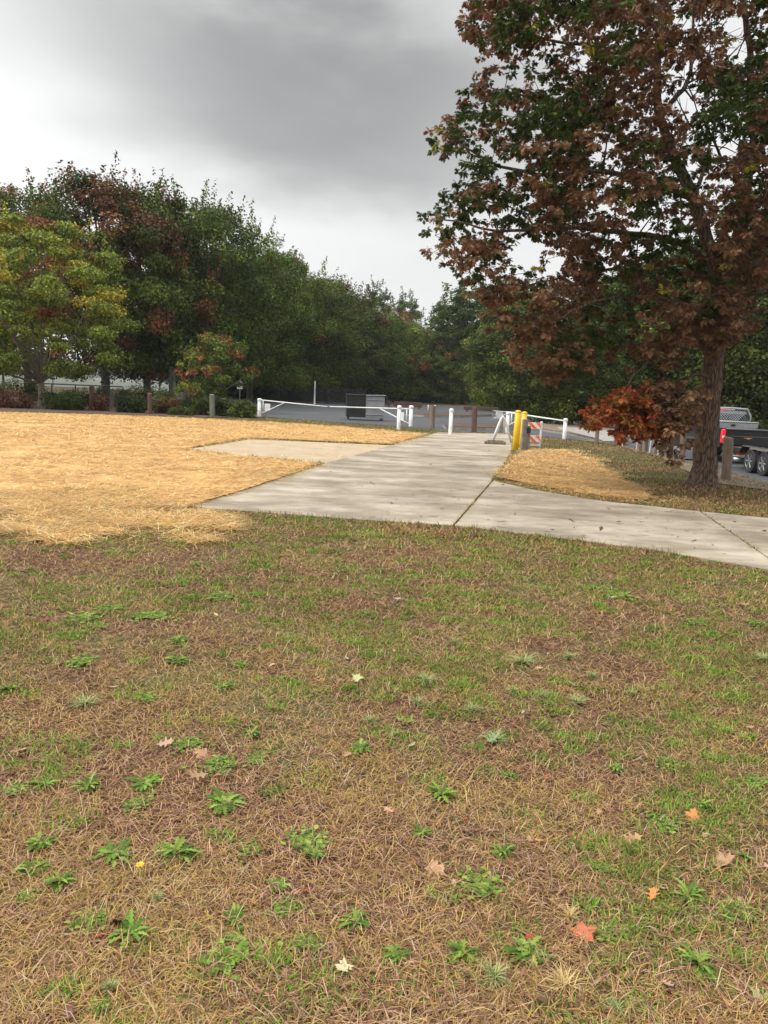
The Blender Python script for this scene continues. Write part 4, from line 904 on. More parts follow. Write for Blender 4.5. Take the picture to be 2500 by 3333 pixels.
# big wheeled bin
x, y = at(1188, 1369); e = empty('wheeled_bin', (x, y, 0), .10, label='large wheeled bin with a pale ribbed panel and dark cage side in the lot', cat='bin')
MB().box((-.48, .55, .72), (.98, 1.1, 1.12), 0, .02).build('dark_body', M_steeld, e)
pn = MB(); pn.box((.50, .52, .70), (.98, 1.08, 1.14), 0, .02)
for zz in (.32, .70, 1.08): pn.box((.50, -.03, zz), (.98, .05, .05), 0, .012)
pn.build('pale_panel', M_stone, e)
cg = MB()
for k in range(9): cg.box((-.94 + k * .115, -.015, .72), (.022, .02, 1.12))
for zz in (.2, .5, .8, 1.1, 1.26): cg.box((-.48, -.03, zz), (1.0, .02, .03))
cg.build('cage', M_dark, e)
ld = MB(); ld.box((.52, .5, 1.31), (1.06, 1.2, .045), 0, .012, ry=-.03); ld.build('lid', M_grey, e)
MB().box((-.5, .5, 1.30), (1.02, 1.2, .05), 0, .012).build('dark_lid', M_steeld, e)
MB().prism([(1.02, .95), (1.2, .9), (1.05, 1.3)], 'Y', .1, .9).build('side_pocket', M_steeld, e)
for s in (-.85, .9):
    for t in (.1, .95):
        MB().lathe((s - .03, t, .08), [(.03, -.0), (.075, .005), (.08, .03), (.075, .055), (.03, .06)], 14, 'X').build('wheel', M_rubber, e)
for i_, (px, b_y, t_y) in enumerate(((1393, 1346, 1325), (1415, 1346, 1325))):
    x, y = at(px, b_y); h = P(px, t_y, y).z; o = MB().lathe((0, 0, 0), [(.055, -.05), (.055, h - .03), (.04, h)], 12).build('short_bollard', M_white, None, True); o.location = (x, y, .16)
    tag(o, 'small white bollard far in the lot, ' + ('left' if i_ == 0 else 'right') + ' one of the pair behind the brown post', 'bollard', 'small white bollards in the lot')
x = gx(1606, 60); y = 60.0; e = empty('wooden_rail', (gx(1570, 70), 70, 0), label='low brown timber rail beyond the parking lot', cat='rail')
MB().box((0, 0, .35), (3.2, .12, .3), 0, .02).build('rail_beam', M_woodr, e)
for s in (-1.3, 1.3): MB().box((s, .0, .10), (.14, .10, .2)).build('rail_foot', M_woodr, e)
for px, Y, w_, lab in ((1330, 72, 2.6, 'low brown timber rail far behind the double gate'), (1250, 74, 1.4, 'short brown timber rail left of the far white bollards')):
    e = empty('wooden_rail', (gx(px, Y), Y, 0), label=lab, cat='rail'); MB().box((0, 0, .4), (w_, .12, .45), 0, .02).build('rail_beam', M_woodr, e)
    for s in (-w_ * .4, w_ * .4): MB().box((s, 0, .1), (.14, .1, .2)).build('rail_foot', M_woodr, e)
# thin pale stakes
for px, bs, tp, lab in ((2027, 1444, 1386, 'thin pale stake standing alone in the gap right of the red leaf tip'), (2073, 1455, 1386, 'thin pale stake touching the wooden post under the red leaves'), (2115, 1470, 1404, 'thin pale stake right of the stout grey post'), (2142, 1477, 1420, 'thin pale stake beside the post hidden by brown leaves')):
    x, y = at(px, bs); h = P(px, tp, y).z - hz(x, y); mb = MB(); mb.box((0, 0, h / 2 - .05), (.035, .02, h + .1), 0, .004, ry=.03); o = mb.build('marker_stake', M_white); o.location = (x, y, hz(x, y)); tag(o, lab, 'stake', 'marker stakes by the road')
# poles, signs, fences in the background
def pole(name, px, Y, top, r_, material, label, cat='pole'):
    x = gx(px, Y); h = P(px, top, Y).z; o = MB().lathe((0, 0, 0), [(r_ * 1.5, -.1), (r_ * 1.5, .1), (r_, .12), (r_, h * .5), (r_ * .8, h)], 10).build(name, material, None, True); o.location = (x, Y, 0); return tag(o, label, cat)
pole('lamp_pole', 10, 62, 1000, .10, M_grey, 'grey lamp pole rising at the left picture edge')
pole('thin_pole', 172, 66, 1120, .06, M_white, 'thin white pole seen through the maple stems')
pole('thin_pole', 520, 62, 1150, .06, M_grey, 'thin grey pole under the dark tree left of the thick dark post')
o = MB().box((0, 0, 1.2), (.42, .3, 2.9), 0, .03).build('thick_post', M_woodg); o.location = (gx(561, 55), 55, 0); tag(o, 'thick dark post in the bright gap above the left hedge', 'post')
def signpost(px, Y, ty, wy, hy, label, face, rnd_=False, ptop=None, cat='sign'):
    x = gx(px, Y); zc = P(px, ty, Y).z; e = empty('sign_post', (x, Y, 0), label=label, cat=cat); zt = zc + hy / 2
    if ptop: zt = P(px, ptop, Y).z
    MB().lathe((0, .03, 0), [(.035, -.1), (.035, zt)], 8).build('pole', M_grey, e, True)
    if rnd_:
        poly = [(wy / 2 * math.cos(math.pi / 8 + k * math.pi / 4), zc + wy / 2 * math.sin(math.pi / 8 + k * math.pi / 4)) for k in range(8)]
        MB().prism(poly, 'Y', -.02, -.01).build('sign_face', face, e)
    else: MB().box((0, -.02, zc), (wy, .012, hy), 0, .003).build('sign_face', face, e)
    return e
signpost(781, 58, 1254, .42, .55, 'white rectangular sign on a thin pole behind the green shrubs', M_white, ptop=1236)
signpost(1609, 100, 1318, .72, .72, 'small red octagonal sign at the far side of the parking lot', M_reds, True)
pole('thin_pole', 1025, 74, 1240, .07, M_white, 'thin white pole among dark trunks left of the bin')
e = empty('rail_fence', (gx(90, 47), 47, 0), label='black mesh fence with a top rail behind the hedge', cat='fence')
xa, xb = gx(90, 47), gx(400, 47); L_ = xb - xa; zr = P(260, 1253, 47).z
MB().tube([(0, 0, zr), (L_, 0, zr)], .035, 8).build('top_rail', M_blk, e)
for k in range(5): MB().tube([(L_ * k / 4, 0, -.1), (L_ * k / 4, 0, zr)], .035, 8).build('fence_post', M_blk, e)
ms = MB()
for k in range(60): ms.box((L_ * k / 60, 0, zr / 2), (.006, .006, zr))
for k in range(9): ms.box((L_ / 2, 0, .08 + k * zr / 9), (L_, .006, .006))
ms.build('mesh_panel', M_blk, e)
e = empty('picket_fence', (gx(880, 78), 78, 0), label='dark picket fence under the row trees left of the bin', cat='fence'); L_ = gx(1190, 78) - gx(880, 78)
pk = MB()
for k in range(90): pk.box((L_ * k / 90, 0, .8), (.05, .03, 1.6))
for zz in (.3, 1.4): pk.box((L_ / 2, .03, zz), (L_, .03, .06))
pk.build('picket_panel', M_blk, e)
for k in range(6): MB().box((L_ * k / 5, .08, .85), (.1, .1, 1.7)).build('fence_post', M_blk, e)

# ------------------------------------------------------------------ pickup, trailer, box
def wheel(parent, x, y, z, r_, w, side, rimm, name='wheel'):
    p = MB().lathe((0, 0, 0), [(r_ * .62, -w / 2 + .02), (r_ * .9, -w / 2), (r_, -w / 2 + .03), (r_, w / 2 - .03), (r_ * .9, w / 2), (r_ * .62, w / 2 - .02)], 32, 'X').build(name, M_rubber, parent, False); p.location = (x, y, z)
    rm = MB().lathe((0, 0, 0), [(.06, side * (w / 2 - .01)), (r_ * .2, side * (w / 2 - .015)), (r_ * .24, side * (w / 2 - .06)), (r_ * .55, side * (w / 2 - .07)), (r_ * .63, side * (w / 2 - .005)), (r_ * .63, side * (w / 2 - .08))], 24, 'X')
    for k in range(6):
        a = k * math.pi / 3; rm.tube([(side * (w / 2 - .035), r_ * .12 * math.cos(a), r_ * .12 * math.sin(a)), (side * (w / 2 - .02), r_ * .6 * math.cos(a), r_ * .6 * math.sin(a))], [.035, .025], 6)
    rm.build('rim', rimm, p, False); return p
TX, TY = 13.03, 28.0; TZ = hz(13, 28)
e = empty('pickup_truck', (TX, TY, TZ), label='black pickup truck with a silver rack and toolbox, seen from behind', cat='pickup')
bd = MB()
side = [(0.02, .58), (.55, .55), (.62, .80), (.80, .98), (1.15, 1.02), (1.48, .95), (1.66, .75), (1.72, .52), (3.9, .50), (3.98, .78), (4.15, .96), (4.5, 1.0), (4.85, .92), (5.02, .70), (5.08, .5), (5.75, .5), (5.85, .75), (5.8, 1.12), (5.5, 1.2), (4.25, 1.27), (1.95, 1.30), (0.02, 1.28)]
bd.prism(side, 'X', -.98, -.90); bd.prism(side, 'X', .90, .98)
bd.box((0, 1.0, .72), (1.8, 1.9, .06)); bd.box((0, 1.93, 1.0), (1.8, .06, .6)); bd.box((0, 5.0, .98), (1.80, 1.6, .5), 0, .08); bd.box((0, 3.1, .72), (1.8, 2.3, .55))
bd.build('body', M_black, e)
cb = MB(); cb.prism([(1.98, 1.26), (2.05, 1.78), (2.25, 1.88), (3.35, 1.89), (3.65, 1.82), (4.3, 1.25)], 'X', -.84, .84); cb.build('cab', M_black, e)
MB().box((0, 2.0, 1.56), (1.35, .03, .36), 0, .01, rx=-.12).build('rear_window', M_glass, e)
for s in (-1, 1): MB().prism([(2.3, 1.34), (2.38, 1.76), (3.3, 1.79), (3.62, 1.70), (4.0, 1.34)], 'X', s * .842, s * .85).build('side_window', M_glass, e)
tg = MB(); tg.box((0, -.0, .965), (1.62, .07, .60), 0, .02); tg.box((0, -.045, 1.225), (1.60, .03, .05), 0, .012); t_ = tg.build('tailgate', M_black, e)
MB().prism([(-.15, .955), (-.06, .985), (-.05, 1.015), (.05, 1.015), (.06, .985), (.15, .985), (.13, .945), (.06, .945), (.05, .915), (-.05, .915), (-.06, .945), (-.15, .945)], 'Y', -.062, -.04).build('emblem', M_gold, t_)
MB().box((0, -.04, 1.10), (.22, .03, .05), 0, .01).build('handle', M_dark, t_)
MB().box((0, -.041, 1.268), (1.62, .03, .018), 0, .004).build('trim_strip', M_silver, t_)
for s in (-1, 1):
    l_ = MB().box((s * .90, -.01, .99), (.16, .09, .50), 0, .025).build('tail_light', M_red, e)
    MB().box((s * .90, -.056, .97), (.10, .01, .09), 0, .004).build('reverse_lens', M_white, l_)
MB().box((0, -.16, .56), (1.9, .2, .17), 0, .03).build('bumper', M_dark, e); MB().box((0, -.265, .625), (1.5, .012, .02)).build('bumper_trim', M_silver, e)
MB().box((0, -.30, .42), (.12, .22, .1), 0, .01).build('tow_hitch', M_dark, e)
MB().tube([(-.62, -.1, .30), (-.32, -.22, .30)], .07, 12).build('exhaust', M_silver, e, True)
for sx in (-1, 1):
    for yy_ in (1.13, 4.5): wheel(e, sx * .86, yy_, .39, .39, .26, sx, M_silver)
    MB().box((sx * 1.08, 3.75, 1.32), (.2, .1, .24), 0, .03).build('mirror', M_black, e)
tb = MB(); tb.box((0, 1.55, 1.34), (1.9, .5, .26), 0, .02); tb.box((0, 1.55, 1.485), (1.94, .54, .035), 0, .01); tb.build('toolbox', M_silver, e)
MB().box((0, 1.27, 1.36), (.16, .02, .08), 0, .006).build('toolbox_latch', M_dark, e)
rk = MB(); rk.tube([(-.9, 1.86, 1.28), (-.88, 1.86, 1.72), (-.74, 1.86, 1.98), (0, 1.86, 2.0), (.74, 1.86, 1.98), (.88, 1.86, 1.72), (.9, 1.86, 1.28)], .035, 8); rk.tube([(-.9, 1.86, 1.50), (.9, 1.86, 1.50)], .028, 8); rk.box((-.2, 1.85, 1.93), (.9, .04, .09), 0, .01)
rk.build('rack_frame', M_silver, e, True)
me_ = MB()
for k in range(-9, 14):
    x0 = -.95 + k * .1
    for sg in (1, -1):
        pts = []
        for t in (0, 1):
            xx_ = (x0 if sg > 0 else -x0) + sg * t * .42; pts.append((xx_, 1.86, 1.50 + t * .44))
        xs_ = [p[0] for p in pts]
        if min(xs_) < -.86 or max(xs_) > .86: continue
        me_.tube(pts, .0065, 4)
me_.build('rack_mesh', M_silver, e)
MB().box((-.2, 1.82, 1.935), (.34, .015, .035), 0, .004).build('brake_lamp', M_red, e)
# flatbed trailer hitched behind
X0, Y0 = 12.62, 23.5; TZ2 = hz(12.6, 23.5)
e = empty('flatbed_trailer', (X0, Y0, TZ2), label='flatbed trailer with two black wheels in line at the right edge', cat='trailer')
MB().box((0, 0, .66), (1.72, 6.0, .10), 0, .01).build('deck', M_woodr, e)
fr_ = MB()
for s in (-.86, .86): fr_.box((s, 0, .64), (.07, 6.1, .16), 0, .006)
for k in range(9): fr_.box((0, -2.9 + k * .72, .56), (1.68, .06, .09))
fr_.tube([(-.8, 3.0, .6), (.25, 4.5, .55)], .05, 6); fr_.tube([(.8, 3.0, .6), (.45, 4.5, .55)], .05, 6); fr_.build('frame', M_dark, e)
for yy_ in (.95, .05):
    for s in (-1, 1): wheel(e, s * 1.02, yy_, .375, .375, .22, s, M_silver)
for s in (-1, 1):
    fd = MB(); fd.prism([(1.62, .60), (1.40, .82), (-.40, .82), (-.62, .60), (-.64, .63), (-.42, .85), (1.42, .85), (1.64, .63)], 'X', s * .90, s * 1.16); f_ = fd.build('fender', M_black, e)
    MB().box((s * 1.165, .5, .836), (.012, 1.86, .03)).build('fender_trim', M_silver, f_)
MB().box((-.45, 3.05, .50), (1.0, .06, .16), 0, .01).build('yellow_light_bar', M_yellow, e)
for k in range(4): MB().lathe((-.82 + k * .24, 3.0, .44), [(.001, -.01), (.035, -.01), (.04, .02)], 10).build('marker_lamp', M_red, e)
MB().tube([(-.9, 2.55, .30), (-.35, 2.55, .30)], .075, 14).build('tank', M_silver, e, True)
rt = MB()
rt.tube([(-.86, 3.0, .7), (-.86, 3.0, 1.05), (.86, 3.0, 1.05), (.86, 3.0, .7)], .025, 8); rt.build('rail', M_dark, e)
e = empty('equipment_box', (gx(2262, 26.4), 26.4, hz(10.5, 26.4)), .1, label='pale equipment box with a dark opening, half hidden behind the oak trunk', cat='box')
MB().box((0, 0, .44), (.9, .7, .40), 0, .02).build('pale_case', M_stone, e); MB().box((0, .12, .80), (.86, .5, .34), 0, .04).build('dark_hood', M_dark, e)
for s in (-.35, .35): wheel(e, s, 0, .17, .17, .12, 1 if s > 0 else -1, M_grey)
MB().box((0, 0, .22), (.66, .1, .08)).build('axle', M_dark, e)

# ------------------------------------------------------------------ far field
sheet('far_field', [(-1900, 110), (-20, 110), (-20, 1895), (-1900, 1895)], .05, mat('dull_meadow', (.09, .10, .07), .95, var=.3, scale=.05), 0, kind='structure', label='dull green field far behind the left hedge')

# ------------------------------------------------------------------ fallen leaves on the lawn (pixel spots measured in two enlarged views)
def leaf_mesh(seed, kind):
    g = np.random.default_rng(seed)
    if kind == 'star':
        half = [(0, .03), (-.10, .16), (-.02, .22), (-.16, .40), (.04, .36), (.12, .50), (.22, .34), (.20, .22), (.38, .40), (.52, .50), (.50, .33), (.62, .30), (.48, .14), (.66, .13), (.72, .07), (.98, 0)]
    elif kind == 'oak': half = [(0, .02), (.15, .05), (.24, .22), (.30, .20), (.34, .09), (.46, .12), (.50, .36), (.58, .32), (.60, .14), (.72, .16), (.80, .27), (.86, .2), (.84, .09), (.98, 0)]
    else: half = [(0, .02), (.15, .09), (.35, .17), (.55, .18), (.75, .12), (.98, 0)]
    cu, cv, tw_ = g.uniform(.25, .9), g.uniform(-.5, .7), g.uniform(-.4, .4)
    def z(x_, y_): return cu * .5 * (x_ - .5) ** 2 + cv * y_ * y_ + tw_ * (x_ - .5) * y_ + .02
    V, F = [], []
    for sg in (1, -1):
        b0 = len(V); mids = [(p[0] if p[0] > 0 else 0, 0) for p in half]
        for (x_, y_) in half: y2_ = sg * y_ * g.uniform(.85, 1.1); V.append((x_, y2_, z(x_, y2_)))
        for (x_, _) in mids: V.append((x_, 0, z(x_, 0) - .015))
        m = len(half)
        for i in range(m - 1):
            f = (b0 + i, b0 + i + 1, b0 + m + i + 1, b0 + m + i); F.append(f if sg > 0 else f[::-1])
    me = MB(); me.add(V, F); me.tube([(-.34, g.uniform(-.08, .08), .03), (-.15, .0, .02), (.02, 0, z(0, 0) - .01)], [.012, .010, .012], 5)
    mm = bpy.data.meshes.new('fallen_leaf'); mm.from_pydata(me.v, [], me.f); return mm
def leafcol(name, c):
    return mat('leaf_' + name, c, .6, col2=tuple(v * .62 for v in c), thr=(.3, .62), scale=26, spec=.3)
LC = dict(tan=(.50, .31, .17), peach=(.66, .38, .21), orange=(.72, .30, .09), cream=(.72, .62, .36), lime=(.56, .60, .26), red=(.48, .07, .04), redorange=(.62, .19, .09), maroon=(.13, .035, .04), brown=(.20, .10, .06), pink=(.60, .36, .27), grey=(.46, .44, .40), green=(.30, .38, .18))
LM = {k: leafcol(k, tuple(c * .82 for c in v)) for k, v in LC.items()}
A7 = lambda x, y: (x / 1.327, 1900 + y / 1.327)
A8 = lambda x, y: (1250 + x / 1.327, 1900 + y / 1.327)
FL = [ # view, x, y, width in the view, colour, kind, label
 (7, 75, 145, 42, 'tan', 'oak', 'small tan leaf near the left picture edge, high up the lawn'), (7, 942, 152, 30, 'cream', 'plain', 'small cream leaf left of the middle, high up the lawn'),
 (7, 1640, 55, 46, 'tan', 'oak', 'tan leaf lying near the upper middle of the lawn'), (7, 515, 460, 44, 'pink', 'plain', 'narrow pinkish leaf below a bright green weed at the left'),
 (7, 165, 540, 36, 'maroon', 'oak', 'dark red leaf tucked into a green patch near the left edge'), (7, 870, 622, 46, 'maroon', 'plain', 'dark curled leaf on bare thatch left of the centre'),
 (7, 125, 735, 76, 'peach', 'oak', 'peach coloured leaf alone at the left edge halfway down the lawn'), (7, 675, 720, 74, 'pink', 'oak', 'pale pinkish leaf standing left of a wide green weed'),
 (7, 868, 742, 84, 'peach', 'star', 'peach leaf lying on the wide green weed left of the centre'), (7, 895, 852, 88, 'tan', 'oak', 'tan oak leaf just above the biggest bright weed'),
 (7, 1553, 432, 56, 'lime', 'star', 'pale lime star shaped leaf near the middle of the lawn'), (7, 1490, 330, 34, 'grey', 'plain', 'whitish leaf high near the middle of the lawn'),
 (7, 1630, 640, 60, 'brown', 'oak', 'dark brown leaf under the pale tuft in the middle of the lawn'), (7, 130, 1315, 34, 'orange', 'plain', 'small orange leaf at the left, beside two green weeds'),
 (7, 488, 1505, 96, 'maroon', 'star', 'large purple maroon leaf resting against a dark green weed, lower left'), (7, 462, 1540, 50, 'red', 'plain', 'red leaf sticking out below the large purple leaf'),
 (7, 1300, 1360, 50, 'red', 'plain', 'narrow red leaf right of a tall clump of weeds'), (7, 1040, 1480, 36, 'pink', 'plain', 'small salmon leaf standing upright in the grass'),
 (7, 1100, 1570, 38, 'cream', 'plain', 'small pale cream leaf among low weeds near the bottom'), (7, 1497, 1680, 74, 'cream', 'star', 'cream star shaped leaf near the bottom middle'),
 (7, 298, 1832, 100, 'brown', 'oak', 'reddish brown leaf at the bottom left'), (7, 1215, 1722, 34, 'orange', 'plain', 'small orange leaf left of the cream star leaf'),
 (7, 1192, 1438, 28, 'red', 'plain', 'tiny red leaf on the edge of a weed clump'), (7, 730, 720, 30, 'tan', 'plain', 'small tan leaf right beside the pale pinkish one'),
 (8, 75, 75, 40, 'grey', 'plain', 'grey leaf high on the lawn right of the middle'), (8, 790, 105, 44, 'cream', 'oak', 'cream leaf high on the right half of the lawn'), (8, 980, 76, 36, 'grey', 'plain', 'greyish leaf beside a bright green patch high on the right'),
 (8, 1580, 102, 40, 'tan', 'oak', 'tan leaf high near the right picture edge'), (8, 870, 230, 46, 'orange', 'oak', 'orange leaf high on the right half of the lawn'), (8, 930, 210, 34, 'cream', 'plain', 'pale leaf just right of the high orange leaf'),
 (8, 1475, 230, 44, 'pink', 'oak', 'pinkish leaf high toward the right edge'), (8, 45, 312, 34, 'tan', 'plain', 'tan leaf just right of the centre line, upper lawn'), (8, 690, 382, 46, 'peach', 'oak', 'upright peach leaf on dark thatch, right of the pale grass clumps'),
 (8, 1515, 390, 44, 'orange', 'oak', 'orange tan leaf in grass toward the right edge'), (8, 600, 565, 36, 'grey', 'plain', 'grey white leaf below the long pale tufts'), (8, 40, 600, 78, 'tan', 'oak', 'big tan leaf behind the pale tuft in the middle'),
 (8, 1595, 635, 38, 'tan', 'plain', 'tan leaf alone near the right edge halfway up'), (8, 135, 705, 46, 'cream', 'plain', 'cream leaf left of the largest pale green tuft'), (8, 440, 708, 70, 'green', 'oak', 'grey green leaf lying on the largest pale green tuft'),
 (8, 685, 862, 34, 'red', 'plain', 'small red leaf alone on thatch at the middle right'), (8, 45, 1010, 56, 'peach', 'oak', 'peach leaf below the bright weed in the middle'), (8, 918, 1020, 54, 'peach', 'oak', 'peach leaf lying on a small green weed at the right'),
 (8, 1350, 1025, 74, 'orange', 'star', 'bright orange leaf at the foot of a weed at the right'), (8, 345, 1030, 32, 'red', 'plain', 'small dark red leaf left of a twiggy stem'), (8, 620, 1110, 52, 'tan', 'oak', 'tan folded leaf left of a smaller orange one'),
 (8, 690, 1137, 50, 'orange', 'plain', 'small orange leaf right of the tan folded one'), (8, 1115, 1115, 84, 'peach', 'oak', 'curled peach leaf below the small weed at the right'), (8, 410, 1090, 90, 'brown', 'oak', 'dark brown crumpled leaf in the lower middle'),
 (8, 200, 1245, 90, 'peach', 'star', 'large peach lobed leaf in the lower middle'), (8, 660, 1250, 36, 'pink', 'plain', 'small pink leaf above a long dry tuft'), (8, 530, 1287, 34, 'grey', 'plain', 'small whitish leaf in the lower middle'),
 (8, 1490, 1240, 100, 'tan', 'star', 'large tan leaf with curled tips near the right edge'), (8, 1630, 1250, 66, 'pink', 'oak', 'pink tan leaf cut by the right picture edge'), (8, 1150, 1405, 82, 'orange', 'oak', 'orange tan leaf lower right beside a tall weed'),
 (8, 645, 1545, 48, 'red', 'oak', 'small red leaf on top of the big bottom weed'), (8, 895, 1550, 108, 'redorange', 'star', 'large red orange leaf at the bottom right'), (8, 1345, 1585, 42, 'maroon', 'plain', 'dark red leaf standing over a weed at the bottom right'),
 (8, 1190, 1740, 56, 'pink', 'oak', 'pinkish leaf at the bottom right'), (8, 715, 1828, 66, 'brown', 'oak', 'red brown leaf at the very bottom middle'), (8, 1570, 1780, 96, 'lime', 'oak', 'pale yellow green leaf at the bottom right corner'),
 (8, 1500, 1862, 44, 'orange', 'plain', 'faded orange leaf at the bottom right corner edge'), (8, 1180, 1335, 40, 'pink', 'plain', 'small pinkish leaf above the orange tan one')]
LMESH = {k: [leaf_mesh(i + 10 * j, k) for i in range(5)] for j, k in enumerate(('star', 'oak', 'plain'))}
spots = []
for i_, (vw, a, b, wv, ck, kd, lab) in enumerate(FL):
    px, py = (A7 if vw == 7 else A8)(a, b); x, y = at(px, py); q = random.Random(i_ * 3 + 1)
    s = wv / 1.327 / FPX * math.hypot(x, y, EYE) * (.9 if kd == 'star' else 1.0)
    me = LMESH[kd][i_ % 5].copy(); me.materials.append(LM[ck]); o = bpy.data.objects.new('fallen_leaf', me); C.objects.link(o)
    o.scale = (s, s, s); o.location = (x, y, .016 + .1 * s); o.rotation_euler = (q.uniform(-.45, .45), q.uniform(-.35, .35), q.random() * 6.28)
    tag(o, lab, 'fallen leaf', 'fallen leaves on the lawn'); spots.append((x, y, lab))
# little leaf litter nobody would count
n = 900; x, y = sample(n, 1.6, 28, 1.6); k = ~inpoly(x, y, LOT) & ~inpoly(x, y, STR); x, y = x[k], y[k]; n = len(x)
ons = np.zeros(n, bool)
for p in slabs: ons |= inpoly(x, y, p)
cl_ = np.array([(.40, .25, .14), (.25, .13, .08), (.46, .33, .2), (.30, .10, .06)])[R.integers(0, 4, n)]; cl_ = cl_ * (.7 + .6 * R.random((n, 1)))
nn_ = R.normal(size=(n, 3)) * .35 + np.array([0, 0, 1]); s = (.012 + .022 * R.random(n)) * np.where(R.random(n) < .12, 2.0, 1.0); s = np.where(ons, s * .9, s)
tag(link('leaf_crumbs', scatter('leaf_crumbs', OAK[0], OAK[1], np.stack([x, y, np.where(ons, .03, .012) + .004 + .1 * s], 1), R.normal(size=(n, 3)), nn_, np.stack([s, s, s], 1), cl_), M_leaf), 'tiny broken bits of dry leaf over lawn and path', 'leaf litter', kind='stuff')
n = 2600; x, y = sample(n, 1.6, 24, 1.3); k = (x > at(1900, 1600)[0] - 1.5) & ~inpoly(x, y, LOT) & (y > 8); x, y = x[k], y[k]; n = len(x)
s = .05 + .05 * R.random(n); cl_ = np.array([(.34, .20, .12), (.22, .11, .07), (.40, .27, .15)])[R.integers(0, 3, n)] * (.7 + .6 * R.random((n, 1)))
ons = np.zeros(n, bool)
for p in slabs: ons |= inpoly(x, y, p)
k = ~ons | (R.random(n) < .12); x, y, s, cl_ = x[k], y[k], s[k], cl_[k]; n = len(x)
tag(link('oak_leaf_litter', scatter('oak_leaf_litter', OAK[0], OAK[1], np.stack([x, y, hgt(x, y) + .04], 1), R.normal(size=(n, 3)), R.normal(size=(n, 3)) * .3 + np.array([0, 0, 1]), np.stack([s, s, s], 1), cl_), M_leaf), 'brown oak leaves fallen thickly under the oak', 'leaf litter', kind='stuff')
# twigs and dark debris on the path
n = 260; tt = R.random(n); x = at(1100, 1690)[0] + R.random(n) * 6; y = 6.4 + R.random(n) * 7; k = inpoly(x, y, CA) | inpoly(x, y, CB); x, y = x[k], y[k]; n = len(x)
blades('path_debris', x, y, np.full(n, .027), R.random(n) * 6.283, R.random(n) * .05, .03 + R.random(n) ** 3 * .22, .008 + R.random(n) * .014, jit((.10, .07, .05), n, .5), R.random(n) * .05, M_blade, label='small dark twigs and debris scattered on the concrete', cat='debris')

# ------------------------------------------------------------------ weeds
def rosette(seed, kind):
    g = np.random.default_rng(seed); V, F, Cc = [], [], []
    ctr = [(0, 0)] + [(g.uniform(-.15, .15), g.uniform(-.12, .12)) for _ in range(seed % 3)]
    nl = {'dandelion': 46, 'tuft': 90, 'clover': 110}[kind]
    for j in range(nl):
        a = g.random() * 6.283; ca, sa = math.cos(a), math.sin(a); ln_ = g.uniform(.4, 1.0) * (1 if len(ctr) == 1 else .8); base = g.uniform(.05, 1.15) if kind != 'tuft' else g.uniform(.5, 1.45); m = 11 if kind == 'dandelion' else 4
        kc_ = ctr[g.integers(0, len(ctr))]; ox, oy = (kc_[0] + g.normal(0, .06), kc_[1] + g.normal(0, .06)) if kind != 'clover' else (g.normal(0, .38), g.normal(0, .38))
        if kind == 'clover': ln_ *= .38
        c = np.array([(.13, .22, .035), (.19, .26, .05), (.085, .15, .028)][g.integers(0, 3)]) if kind != 'tuft' else np.array([(.26, .32, .12), (.36, .38, .18), (.17, .24, .07)][g.integers(0, 3)])
        c = c * g.uniform(.7, 1.35); b0 = len(V); z = 0; r_ = 0; el = base
        for i in range(m + 1):
            t = i / m
            if kind == 'dandelion': w = .016 + .062 * math.sin(math.pi * min(1, t * .95 + .02)) ** .8 * (1.45 if i % 2 else .40)
            elif kind == 'tuft': w = .022 * (1 - t * .85)
            else: w = .11 * math.sin(math.pi * min(.98, t * .9 + .08))
            if i: r_ += ln_ / m * math.cos(el); z += ln_ / m * math.sin(el); el -= (1.5 if kind != 'tuft' else 1.2) / m * g.uniform(.6, 1.2)
            cx_, cy_ = ox + ca * r_, oy + sa * r_
            V += [(cx_ - sa * w, cy_ + ca * w, max(.10, z) + .25 * w), (cx_, cy_, max(.08, z)), (cx_ + sa * w, cy_ - ca * w, max(.10, z) + .25 * w)]; Cc += [c, c * 1.15, c]
        for i in range(m):
            o = b0 + i * 3; F += [(o, o + 1, o + 4, o + 3), (o + 1, o + 2, o + 5, o + 4)]
    idx = np.array([i for f in F for i in f]); return fastmesh('weed', np.array(V), idx, np.full(len(F), 4), np.clip(np.array(Cc), 0, 1))
RM = {k: [rosette(i * 7 + j * 100, k) for i in range(5)] for j, k in enumerate(('dandelion', 'tuft', 'clover'))}
